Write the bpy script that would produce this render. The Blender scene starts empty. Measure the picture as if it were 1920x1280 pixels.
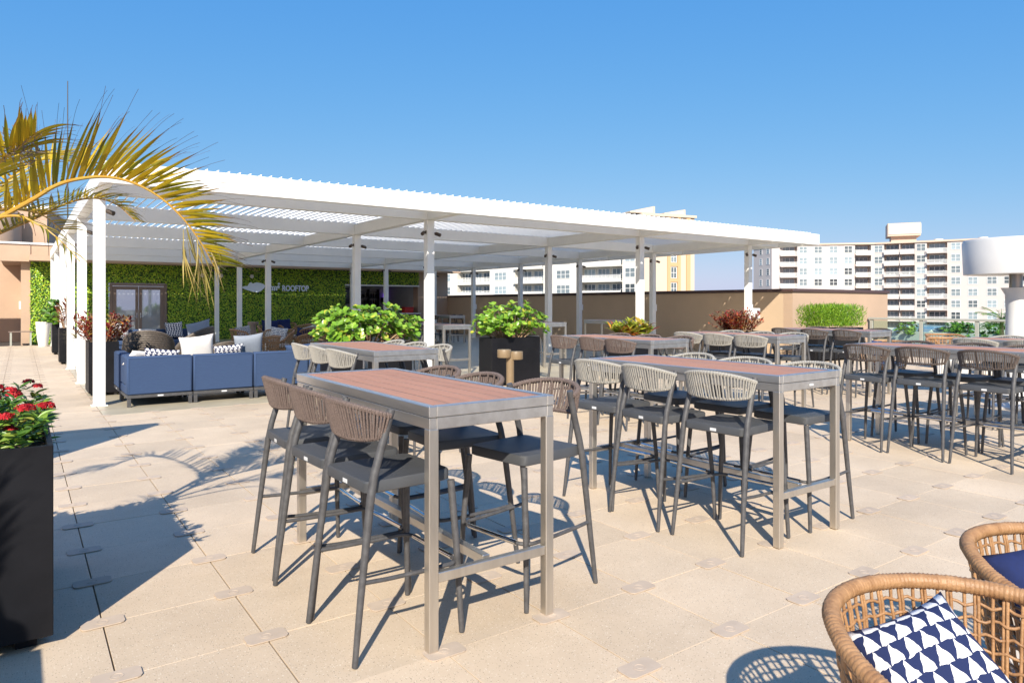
import bpy, bmesh, math, random
from mathutils import Vector, Matrix, Euler
R = math.radians
random.seed(7)
S = bpy.context.scene
COL = S.collection

# ------------------------------------------------------------------ camera, sky, sun, exposure
YAW = 35.295
cam_d = bpy.data.cameras.new('camera'); cam = bpy.data.objects.new('camera', cam_d); COL.objects.link(cam)
cam_d.sensor_width = 36.0; cam_d.lens = 1301.0 / 1920 * 36; cam_d.shift_y = -70.0 / 1920
cam_d.clip_start = 0.05; cam_d.clip_end = 12000
cam.location = (0, 0, 1.54); cam.rotation_euler = (R(90), 0, -R(YAW))
S.camera = cam
SUN_AZ, SUN_EL = 37.7, 35.5           # direction the light travels towards (from +Y to +X), height of the sun
W = bpy.data.worlds.new('World'); S.world = W; W.use_nodes = True
wn = W.node_tree.nodes; wl = W.node_tree.links
bg = wn['Background']; sky = wn.new('ShaderNodeTexSky'); sky.sky_type = 'NISHITA'
sky.sun_disc = False; sky.sun_elevation = R(SUN_EL); sky.sun_rotation = R(180 + SUN_AZ)
sky.altitude = 0; sky.air_density = 1.0; sky.dust_density = 0.5; sky.ozone_density = 1.5
# film-like response of the sky: the same per-channel curve over the whole dome
sp_ = wn.new('ShaderNodeSeparateColor'); cb_ = wn.new('ShaderNodeCombineColor'); wl.new(sky.outputs['Color'], sp_.inputs[0])
for ch, (pw_, mu_) in enumerate(((1.05, 0.425), (0.52, 1.39), (0.16, 3.98))):
    p_ = wn.new('ShaderNodeMath'); p_.operation = 'POWER'; p_.inputs[1].default_value = pw_; wl.new(sp_.outputs[ch], p_.inputs[0])
    q_ = wn.new('ShaderNodeMath'); q_.operation = 'MULTIPLY'; q_.inputs[1].default_value = mu_; wl.new(p_.outputs[0], q_.inputs[0]); wl.new(q_.outputs[0], cb_.inputs[ch])
wl.new(cb_.outputs['Color'], bg.inputs['Color']); bg.inputs['Strength'].default_value = 0.1
sd = bpy.data.lights.new('sun', 'SUN'); sd.energy = 4.8; sd.angle = R(0.53); sd.color = (1.0, 0.925, 0.80)
sun = bpy.data.objects.new('sun', sd); COL.objects.link(sun)
sdir = Vector((math.sin(R(SUN_AZ)) * math.cos(R(SUN_EL)), math.cos(R(SUN_AZ)) * math.cos(R(SUN_EL)), -math.sin(R(SUN_EL))))
sun.rotation_euler = sdir.to_track_quat('-Z', 'Y').to_euler()
sun.location = (-10, -12, 14)
S.view_settings.view_transform = 'Standard'; S.view_settings.look = 'None'
S.view_settings.exposure = 0.69; S.view_settings.gamma = 1.0
S.render.engine = 'CYCLES'; S.cycles.max_bounces = 14; S.cycles.diffuse_bounces = 7; S.cycles.glossy_bounces = 5; S.cycles.transmission_bounces = 6; S.cycles.transparent_max_bounces = 12

def seen(x, y, z=0, pad=40):          # is a point inside the picture (only used to choose which pieces become single objects)
    c, s = math.cos(R(YAW)), math.sin(R(YAW))
    d = x * s + y * c
    if d < 0.8: return False, 1e9
    u = 960 + (x * c - y * s) / d * 1301; v = 570 + (1.54 - z) / d * 1301
    return (-pad < u < 1920 + pad and -pad < v < 1280 + pad), d

# ------------------------------------------------------------------ materials
def nt(m): return m.node_tree.nodes, m.node_tree.links
def mat(name, col, rough=0.5, metal=0.0, var=0.0, vscale=4.0, bump=0.0, bscale=60.0, spec=0.5, stretch=None, col2=None, pos=False, trans=0.0, objvar=0.0, island=0.0):
    m = bpy.data.materials.new(name); m.use_nodes = True
    n, l = nt(m); b = n['Principled BSDF']
    b.inputs['Base Color'].default_value = (*col, 1); b.inputs['Roughness'].default_value = rough
    b.inputs['Metallic'].default_value = metal; b.inputs['Specular IOR Level'].default_value = spec
    if var or bump or objvar or island or col2:
        if pos:
            g = n.new('ShaderNodeNewGeometry'); src = g.outputs['Position']
        else:
            g = n.new('ShaderNodeTexCoord'); src = g.outputs['Object']
        if stretch:
            mp = n.new('ShaderNodeMapping'); mp.inputs['Scale'].default_value = stretch; l.new(src, mp.inputs['Vector']); src = mp.outputs['Vector']
    last = None
    if var or col2:
        t = n.new('ShaderNodeTexNoise'); t.inputs['Scale'].default_value = vscale; t.inputs['Detail'].default_value = 6; t.inputs['Roughness'].default_value = 0.65
        l.new(src, t.inputs['Vector'])
        rp = n.new('ShaderNodeValToRGB'); rp.color_ramp.elements[0].position = 0.3; rp.color_ramp.elements[1].position = 0.7
        c2 = col2 if col2 else tuple(min(1, x * (1 + var)) for x in col)
        c1 = col if col2 else tuple(x * (1 - var) for x in col)
        rp.color_ramp.elements[0].color = (*c1, 1); rp.color_ramp.elements[1].color = (*c2, 1)
        l.new(t.outputs['Fac'], rp.inputs['Fac']); last = rp.outputs['Color']
        rr = n.new('ShaderNodeMapRange'); rr.inputs['To Min'].default_value = max(0.02, rough - 0.08); rr.inputs['To Max'].default_value = min(1, rough + 0.08)
        l.new(t.outputs['Fac'], rr.inputs['Value']); l.new(rr.outputs['Result'], b.inputs['Roughness'])
    if objvar or island:
        h = n.new('ShaderNodeHueSaturation')
        if last: l.new(last, h.inputs['Color'])
        else: h.inputs['Color'].default_value = (*col, 1)
        if island:
            gi = n.new('ShaderNodeNewGeometry'); rnd = gi.outputs['Random Per Island']
            oi = n.new('ShaderNodeObjectInfo'); ad = n.new('ShaderNodeMath'); ad.operation = 'ADD'
            l.new(rnd, ad.inputs[0]); l.new(oi.outputs['Random'], ad.inputs[1])
            fr = n.new('ShaderNodeMath'); fr.operation = 'FRACT'; l.new(ad.outputs[0], fr.inputs[0]); rnd = fr.outputs[0]
        else:
            oi = n.new('ShaderNodeObjectInfo'); rnd = oi.outputs['Random']
        a = max(objvar, island)
        mr = n.new('ShaderNodeMapRange'); mr.inputs['To Min'].default_value = 1 - a; mr.inputs['To Max'].default_value = 1 + a
        l.new(rnd, mr.inputs['Value']); l.new(mr.outputs['Result'], h.inputs['Value'])
        last = h.outputs['Color']
    if last: l.new(last, b.inputs['Base Color'])
    if bump:
        t2 = n.new('ShaderNodeTexNoise'); t2.inputs['Scale'].default_value = bscale; t2.inputs['Detail'].default_value = 4
        l.new(src, t2.inputs['Vector'])
        bp = n.new('ShaderNodeBump'); bp.inputs['Strength'].default_value = bump; bp.inputs['Distance'].default_value = 0.01
        l.new(t2.outputs['Fac'], bp.inputs['Height']); l.new(bp.outputs['Normal'], b.inputs['Normal'])
    if trans:
        out = n['Material Output']; tr = n.new('ShaderNodeBsdfTranslucent'); mx = n.new('ShaderNodeMixShader'); mx.inputs[0].default_value = trans
        if last: l.new(last, tr.inputs['Color'])
        else: tr.inputs['Color'].default_value = (*col, 1)
        l.new(b.outputs[0], mx.inputs[1]); l.new(tr.outputs[0], mx.inputs[2]); l.new(mx.outputs[0], out.inputs['Surface'])
    return m

def leafmat(name, ramp, trans=0.3, rough=0.4):     # colour picked per leaf from a ramp
    m = mat(name, ramp[0][1], rough=rough, island=0.18, trans=trans)
    n, l = nt(m)
    h = [x for x in n if x.type == 'HUE_SAT'][0]; fr = [x for x in n if x.type == 'MATH' and x.operation == 'FRACT'][0]
    rp = n.new('ShaderNodeValToRGB'); rp.color_ramp.interpolation = 'LINEAR'
    e = rp.color_ramp.elements
    e[0].position = ramp[0][0]; e[0].color = (*ramp[0][1], 1); e[1].position = ramp[-1][0]; e[1].color = (*ramp[-1][1], 1)
    for p, c in ramp[1:-1]:
        x = e.new(p); x.color = (*c, 1)
    mu = n.new('ShaderNodeMath'); mu.operation = 'MULTIPLY'; mu.inputs[1].default_value = 7.13; l.new(fr.outputs[0], mu.inputs[0])
    f2 = n.new('ShaderNodeMath'); f2.operation = 'FRACT'; l.new(mu.outputs[0], f2.inputs[0])
    l.new(f2.outputs[0], rp.inputs['Fac']); l.new(rp.outputs['Color'], h.inputs['Color'])
    return m

# paving: pale terrazzo-like concrete with dark and rusty specks, faint stains
def paving():
    m = mat('paver_concrete', (0.575, 0.455, 0.328), rough=0.75, var=0.09, vscale=1.3, pos=True, bump=0.12, bscale=160, objvar=0.07)
    n, l = nt(m); b = n['Principled BSDF']
    h = [x for x in n if x.type == 'HUE_SAT'][0]
    g = n.new('ShaderNodeNewGeometry')
    prev = h.outputs['Color']
    for sc, th, colr, seed in ((78, 0.175, (0.13, 0.105, 0.085), 0.0), (105, 0.21, (0.27, 0.18, 0.11), 3.3), (42, 0.10, (0.05, 0.045, 0.04), 8.1), (80, 0.22, (0.74, 0.66, 0.54), 5.7)):
        mp = n.new('ShaderNodeMapping'); mp.inputs['Location'].default_value = (seed, seed * 2, seed); l.new(g.outputs['Position'], mp.inputs['Vector'])
        v = n.new('ShaderNodeTexVoronoi'); v.inputs['Scale'].default_value = sc; l.new(mp.outputs['Vector'], v.inputs['Vector'])
        lt = n.new('ShaderNodeMath'); lt.operation = 'LESS_THAN'; lt.inputs[1].default_value = th; l.new(v.outputs['Distance'], lt.inputs[0])
        sp = n.new('ShaderNodeSeparateColor'); l.new(v.outputs['Color'], sp.inputs[0])
        l2 = n.new('ShaderNodeMath'); l2.operation = 'LESS_THAN'; l2.inputs[1].default_value = 0.42; l.new(sp.outputs[0], l2.inputs[0])
        mu = n.new('ShaderNodeMath'); mu.operation = 'MULTIPLY'; l.new(lt.outputs[0], mu.inputs[0]); l.new(l2.outputs[0], mu.inputs[1])
        m2 = n.new('ShaderNodeMath'); m2.operation = 'MULTIPLY'; m2.inputs[1].default_value = 0.75; l.new(mu.outputs[0], m2.inputs[0])
        mx = n.new('ShaderNodeMix'); mx.data_type = 'RGBA'; l.new(m2.outputs[0], mx.inputs[0]); l.new(prev, mx.inputs[6]); mx.inputs[7].default_value = (*colr, 1)
        prev = mx.outputs[2]
    # broad faint stains
    t = n.new('ShaderNodeTexNoise'); t.inputs['Scale'].default_value = 0.55; t.inputs['Detail'].default_value = 8; t.inputs['Roughness'].default_value = 0.7; l.new(g.outputs['Position'], t.inputs['Vector'])
    rp = n.new('ShaderNodeValToRGB'); rp.color_ramp.elements[0].position = 0.36; rp.color_ramp.elements[0].color = (0.92, 0.905, 0.885, 1); rp.color_ramp.elements[1].position = 0.56; rp.color_ramp.elements[1].color = (1, 1, 1, 1)
    l.new(t.outputs['Fac'], rp.inputs['Fac'])
    mx = n.new('ShaderNodeMix'); mx.data_type = 'RGBA'; mx.blend_type = 'MULTIPLY'; mx.inputs[0].default_value = 1; l.new(prev, mx.inputs[6]); l.new(rp.outputs['Color'], mx.inputs[7])
    l.new(mx.outputs[2], b.inputs['Base Color'])
    return m

MT = {}
MT['paver'] = paving()
MT['joint'] = mat('joint_dark', (0.045, 0.038, 0.032), rough=0.9)
MT['tab'] = mat('tab_plastic', (0.48, 0.385, 0.30), rough=0.7, spec=0.3, var=0.08, vscale=9, pos=True, objvar=0.06)
MT['slab'] = mat('slab_concrete', (0.42, 0.365, 0.265), rough=0.42, var=0.16, vscale=0.9, pos=True, bump=0.05, bscale=40)
MT['white'] = mat('white_powder_coat', (0.86, 0.85, 0.82), rough=0.42, var=0.035, vscale=2.0, pos=True)
MT['steel'] = mat('brushed_steel', (0.60, 0.555, 0.49), rough=0.38, metal=0.92, var=0.10, vscale=7, bump=0.06, bscale=30, stretch=(3, 3, 0.35))
MT['steel_h'] = mat('brushed_steel_long', (0.60, 0.58, 0.55), rough=0.36, metal=0.90, var=0.14, vscale=5, bump=0.06, bscale=40, stretch=(3, 0.3, 3))
MT['chrome'] = mat('polished_steel', (0.72, 0.72, 0.72), rough=0.10, metal=1.0)
MT['plank'] = mat('composite_plank', (0.42, 0.20, 0.122), rough=0.55, spec=0.3, var=0.14, vscale=6, bump=0.10, bscale=80, stretch=(6, 0.5, 6), objvar=0.05)
MT['charcoal'] = mat('charcoal_aluminium', (0.070, 0.068, 0.070), rough=0.5, var=0.32, vscale=22, bump=0.05, bscale=240)
MT['seat'] = mat('charcoal_seat', (0.058, 0.060, 0.064), rough=0.55, var=0.10, vscale=6, bump=0.08, bscale=320)
MT['tag'] = mat('tag_plate', (0.62, 0.62, 0.62), rough=0.4)
MT['rope_brown'] = mat('rope_brown', (0.075, 0.050, 0.042), rough=0.85, col2=(0.235, 0.175, 0.15), vscale=230, bump=0.7, bscale=300)
MT['rope_grey'] = mat('rope_grey', (0.27, 0.25, 0.215), rough=0.85, col2=(0.44, 0.415, 0.37), vscale=200, bump=0.6, bscale=300)
MT['rope_dark'] = mat('rope_dark', (0.058, 0.042, 0.034), rough=0.6, col2=(0.13, 0.10, 0.085), vscale=120, bump=0.4, bscale=200)
MT['rattan'] = mat('rattan', (0.24, 0.118, 0.048), rough=0.5, col2=(0.42, 0.235, 0.11), vscale=22, bump=0.25, bscale=120)
MT['wicker_dark'] = mat('wicker_dark', (0.055, 0.043, 0.034), rough=0.5, col2=(0.15, 0.12, 0.095), vscale=40, bump=0.2, bscale=60)
MT['blue'] = mat('blue_fabric', (0.025, 0.050, 0.120), rough=0.9, col2=(0.036, 0.070, 0.152), vscale=70, bump=0.25, bscale=420, stretch=(0.3, 0.3, 3))
MT['navy'] = mat('navy_fabric', (0.008, 0.018, 0.085), rough=0.9, var=0.2, vscale=40, bump=0.2, bscale=500)
MT['ivory'] = mat('ivory_fabric', (0.74, 0.70, 0.66), rough=0.9, var=0.04, vscale=30, bump=0.2, bscale=400)
MT['greyfab'] = mat('grey_fabric', (0.25, 0.28, 0.33), rough=0.9, var=0.06, vscale=30, bump=0.2, bscale=400)
MT['black'] = mat('black_planter', (0.008, 0.008, 0.010), rough=0.5, spec=0.22, var=0.3, vscale=3, bump=0.02, bscale=90)
MT['soil'] = mat('soil', (0.05, 0.035, 0.025), rough=0.95, bump=0.8, bscale=40)
MT['potwhite'] = mat('white_pot', (0.74, 0.71, 0.66), rough=0.5, var=0.05, vscale=6)
MT['tan'] = mat('tan_stucco', (0.48, 0.335, 0.235), rough=0.9, var=0.08, vscale=0.8, pos=True, bump=0.25, bscale=45)
MT['tan2'] = mat('peach_stucco', (0.475, 0.335, 0.235), rough=0.9, var=0.05, vscale=0.6, pos=True, bump=0.3, bscale=45)
MT['brownwall'] = mat('brown_stucco', (0.58, 0.425, 0.285), rough=0.9, var=0.06, vscale=0.7, pos=True, bump=0.25, bscale=45)
MT['cap'] = mat('dark_brown_coping', (0.085, 0.047, 0.040), rough=0.35)
MT['bronze'] = mat('bronze_paint', (0.23, 0.16, 0.09), rough=0.45, var=0.08, vscale=8)
MT['darkbronze'] = mat('dark_bronze', (0.06, 0.042, 0.03), rough=0.45)
MT['taupe'] = mat('taupe_frame', (0.19, 0.14, 0.115), rough=0.5)
MT['doorglass'] = mat('door_glass', (0.05, 0.06, 0.07), rough=0.03, spec=1.0); MT['doorglass'].node_tree.nodes['Principled BSDF'].inputs['Metallic'].default_value = 0.55
MT['doorglass'].node_tree.nodes['Principled BSDF'].inputs['Base Color'].default_value = (0.55, 0.6, 0.65, 1)
MT['hedge'] = leafmat('green_wall_leaves', [(0, (0.13, 0.30, 0.025)), (0.4, (0.29, 0.50, 0.03)), (0.75, (0.42, 0.60, 0.03)), (1, (0.60, 0.64, 0.05))], trans=0.1)
MT['hedgeback'] = mat('green_wall_backing', (0.05, 0.10, 0.02), rough=0.95)
MT['clusia'] = leafmat('clusia_leaf', [(0, (0.10, 0.23, 0.02)), (0.5, (0.20, 0.38, 0.035)), (0.85, (0.31, 0.47, 0.06)), (1, (0.48, 0.45, 0.05))], trans=0.3, rough=0.3)
MT['fig'] = leafmat('fig_leaf', [(0, (0.04, 0.11, 0.012)), (0.6, (0.10, 0.22, 0.02)), (1, (0.2, 0.3, 0.03))], trans=0.2, rough=0.35)
MT['croton'] = leafmat('croton_leaf', [(0, (0.10, 0.012, 0.016)), (0.35, (0.30, 0.030, 0.022)), (0.6, (0.42, 0.075, 0.02)), (0.8, (0.06, 0.05, 0.02)), (1, (0.48, 0.26, 0.04))], trans=0.2)
MT['croton2'] = leafmat('croton_yellow_leaf', [(0, (0.09, 0.16, 0.015)), (0.45, (0.33, 0.36, 0.03)), (0.7, (0.45, 0.40, 0.04)), (0.88, (0.42, 0.12, 0.02)), (1, (0.25, 0.04, 0.03))], trans=0.25)
MT['feather'] = leafmat('feathery_leaf', [(0, (0.09, 0.22, 0.012)), (0.5, (0.19, 0.36, 0.02)), (1, (0.33, 0.48, 0.04))], trans=0.35)
MT['penta'] = leafmat('bedding_leaf', [(0, (0.05, 0.13, 0.015)), (0.5, (0.13, 0.26, 0.025)), (0.85, (0.22, 0.34, 0.04)), (1, (0.32, 0.2, 0.06))], trans=0.25)
MT['petal'] = leafmat('red_petal', [(0, (0.25, 0.002, 0.006)), (0.6, (0.45, 0.004, 0.010)), (1, (0.55, 0.010, 0.025))], trans=0.1, rough=0.7)
MT['drygrass'] = leafmat('dry_leaf', [(0, (0.20, 0.17, 0.03)), (0.5, (0.36, 0.27, 0.07)), (1, (0.42, 0.33, 0.14))], trans=0.2)
MT['stem'] = mat('plant_stem', (0.34, 0.22, 0.13), rough=0.8, var=0.2, vscale=20)
MT['bark'] = mat('palm_trunk', (0.20, 0.15, 0.10), rough=0.9, var=0.25, vscale=12, bump=0.8, bscale=30)
MT['rachis'] = mat('palm_rachis', (0.50, 0.24, 0.03), rough=0.4, col2=(0.42, 0.30, 0.05), vscale=9)
MT['dead'] = mat('dead_palm_fibre', (0.20, 0.155, 0.12), rough=0.9, var=0.3, vscale=30)

def palmleaf():
    m = mat('palm_leaflet', (0.3, 0.3, 0.02), rough=0.38, island=0.22, trans=0.4)
    n, l = nt(m); h = [x for x in n if x.type == 'HUE_SAT'][0]
    a = n.new('ShaderNodeAttribute'); a.attribute_name = 'along'
    rp = n.new('ShaderNodeValToRGB'); e = rp.color_ramp.elements
    e[0].position = 0; e[0].color = (0.60, 0.36, 0.02, 1); e[1].position = 1; e[1].color = (0.16, 0.075, 0.05, 1)
    for p, c in ((0.15, (0.60, 0.41, 0.02)), (0.50, (0.47, 0.34, 0.018)), (0.66, (0.36, 0.20, 0.02)), (0.78, (0.15, 0.05, 0.03))):
        x = e.new(p); x.color = (*c, 1)
    t = n.new('ShaderNodeTexNoise'); t.inputs['Scale'].default_value = 14; gg = n.new('ShaderNodeNewGeometry'); l.new(gg.outputs['Position'], t.inputs['Vector'])
    ad = n.new('ShaderNodeMath'); ad.operation = 'MULTIPLY_ADD'; ad.inputs[1].default_value = 0.35; l.new(t.outputs['Fac'], ad.inputs[0])
    sb = n.new('ShaderNodeMath'); sb.operation = 'SUBTRACT'; sb.inputs[1].default_value = 0.17; l.new(a.outputs['Fac'], sb.inputs[0]); l.new(sb.outputs[0], ad.inputs[2])
    l.new(ad.outputs[0], rp.inputs['Fac'])
    oi = n.new('ShaderNodeObjectInfo'); gt = n.new('ShaderNodeMapRange'); gt.inputs['From Min'].default_value = 0.35; gt.inputs['From Max'].default_value = 0.9; gt.inputs['To Max'].default_value = 0.85; l.new(oi.outputs['Random'], gt.inputs['Value'])
    mg = n.new('ShaderNodeMix'); mg.data_type = 'RGBA'; mg.blend_type = 'MULTIPLY'; l.new(gt.outputs['Result'], mg.inputs[0]); l.new(rp.outputs['Color'], mg.inputs[6]); mg.inputs[7].default_value = (0.30, 0.50, 0.55, 1)
    l.new(mg.outputs[2], h.inputs['Color'])
    return m
MT['palm'] = palmleaf()

def pattern(name, ca, cb, n_u, n_v, mode='tri'):    # woven cushion print in UV space
    m = mat(name, ca, rough=0.9, bump=0.2, bscale=420)
    n, l = nt(m); b = n['Principled BSDF']
    uv = n.new('ShaderNodeUVMap'); nz = n.new('ShaderNodeTexNoise'); nz.inputs['Scale'].default_value = 12; l.new(uv.outputs[0], nz.inputs['Vector'])
    mx0 = n.new('ShaderNodeMix'); mx0.data_type = 'RGBA'; mx0.blend_type = 'ADD'; mx0.inputs[0].default_value = 0.05; l.new(uv.outputs[0], mx0.inputs[6]); l.new(nz.outputs['Color'], mx0.inputs[7])
    sp = n.new('ShaderNodeSeparateXYZ'); l.new(mx0.outputs[2], sp.inputs[0])
    def M(op, a, bb=None, cc=None):
        x = n.new('ShaderNodeMath'); x.operation = op
        for i, q in enumerate((a, bb, cc)):
            if q is None: continue
            if isinstance(q, (int, float)): x.inputs[i].default_value = q
            else: l.new(q, x.inputs[i])
        return x.outputs[0]
    vv = M('MULTIPLY', sp.outputs[1], n_v); row = M('FLOOR', vv); fv = M('FRACT', vv)
    sh = M('FRACT', M('MULTIPLY', M('SINE', M('MULTIPLY', row, 12.9)), 43.7))
    fu = M('FRACT', M('ADD', M('MULTIPLY', sp.outputs[0], n_u), sh))
    if mode == 'tri': f = M('GREATER_THAN', M('SUBTRACT', M('SUBTRACT', 1.0, M('MULTIPLY', M('ABSOLUTE', M('SUBTRACT', fu, 0.62)), 2.0)), fv), 0.0)
    else: f = M('MULTIPLY', M('LESS_THAN', fv, 0.45), M('LESS_THAN', fu, 0.8))
    mx = n.new('ShaderNodeMix'); mx.data_type = 'RGBA'; l.new(f, mx.inputs[0]); mx.inputs[6].default_value = (*ca, 1); mx.inputs[7].default_value = (*cb, 1)
    l.new(mx.outputs[2], b.inputs['Base Color'])
    return m
NAVY = (0.008, 0.017, 0.075); IVO = (0.74, 0.72, 0.70)
MT['tri'] = pattern('navy_triangle_print', NAVY, IVO, 7, 8.5)
MT['tri2'] = pattern('navy_small_print', (0.02, 0.025, 0.07), IVO, 11, 14)
MT['dash'] = pattern('grey_dash_print', IVO, (0.16, 0.19, 0.27), 4, 9, 'dash')

def glass(name, col=(0.80, 0.92, 0.88), alpha=0.72):
    m = bpy.data.materials.new(name); m.use_nodes = True; n, l = nt(m); out = n['Material Output']
    t = n.new('ShaderNodeBsdfTransparent'); t.inputs[0].default_value = (*col, 1); g = n.new('ShaderNodeBsdfGlossy'); g.inputs['Roughness'].default_value = 0.02
    fr = n.new('ShaderNodeFresnel'); fr.inputs['IOR'].default_value = 1.5; mx = n.new('ShaderNodeMixShader')
    l.new(fr.outputs[0], mx.inputs[0]); l.new(t.outputs[0], mx.inputs[1]); l.new(g.outputs[0], mx.inputs[2]); l.new(mx.outputs[0], out.inputs['Surface'])
    return m
MT['glass'] = glass('railing_glass')
MT['pane'] = mat('window_pane', (0.19, 0.23, 0.25), rough=0.12, spec=0.8, objvar=0.75, var=0.25, vscale=0.7)
MT['condo_pink'] = mat('condo_pink_white', (0.55, 0.49, 0.465), rough=0.9, var=0.03, vscale=0.15, pos=True)
MT['condo_tan'] = mat('condo_salmon', (0.60, 0.46, 0.36), rough=0.9, var=0.03, vscale=0.15, pos=True)
MT['condo_white'] = mat('condo_white', (0.64, 0.62, 0.575), rough=0.9, var=0.03, vscale=0.15, pos=True)
MT['condo_cream'] = mat('condo_cream', (0.63, 0.51, 0.39), rough=0.9, var=0.03, vscale=0.15, pos=True)
MT['condo_orange'] = mat('condo_orange', (0.58, 0.38, 0.20), rough=0.9)
MT['frame'] = mat('white_window_frame', (0.74, 0.73, 0.71), rough=0.5)
MT['railmetal'] = mat('grey_green_metal', (0.33, 0.34, 0.30), rough=0.4, var=0.05, vscale=5)
MT['land'] = mat('far_land', (0.07, 0.085, 0.05), rough=0.95, col2=(0.22, 0.20, 0.17), vscale=0.02, pos=True)
MT['letters'] = mat('pale_blue_letters', (0.78, 0.88, 0.96), rough=0.4)
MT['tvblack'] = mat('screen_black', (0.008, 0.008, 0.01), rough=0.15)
MT['greywall'] = mat('bar_grey_wall', (0.58, 0.57, 0.56), rough=0.8, var=0.08, vscale=2)
MT['bottle'] = mat('bottle_glass', (0.05, 0.04, 0.03), rough=0.1, objvar=0.8)
MT['redcloth'] = mat('red_plastic', (0.50, 0.03, 0.02), rough=0.5)
MT['heaterneck'] = mat('dark_steel', (0.30, 0.27, 0.24), rough=0.3, metal=1.0)

MT['heaterwhite'] = mat('heater_enamel', (0.60, 0.59, 0.575), rough=0.4, var=0.04, vscale=3)

MT['purple'] = mat('purple_lamp', (0.3, 0.1, 0.9), rough=0.4)
MT['purple'].node_tree.nodes['Principled BSDF'].inputs['Emission Color'].default_value = (0.25, 0.08, 1.0, 1); MT['purple'].node_tree.nodes['Principled BSDF'].inputs['Emission Strength'].default_value = 0.5

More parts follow.
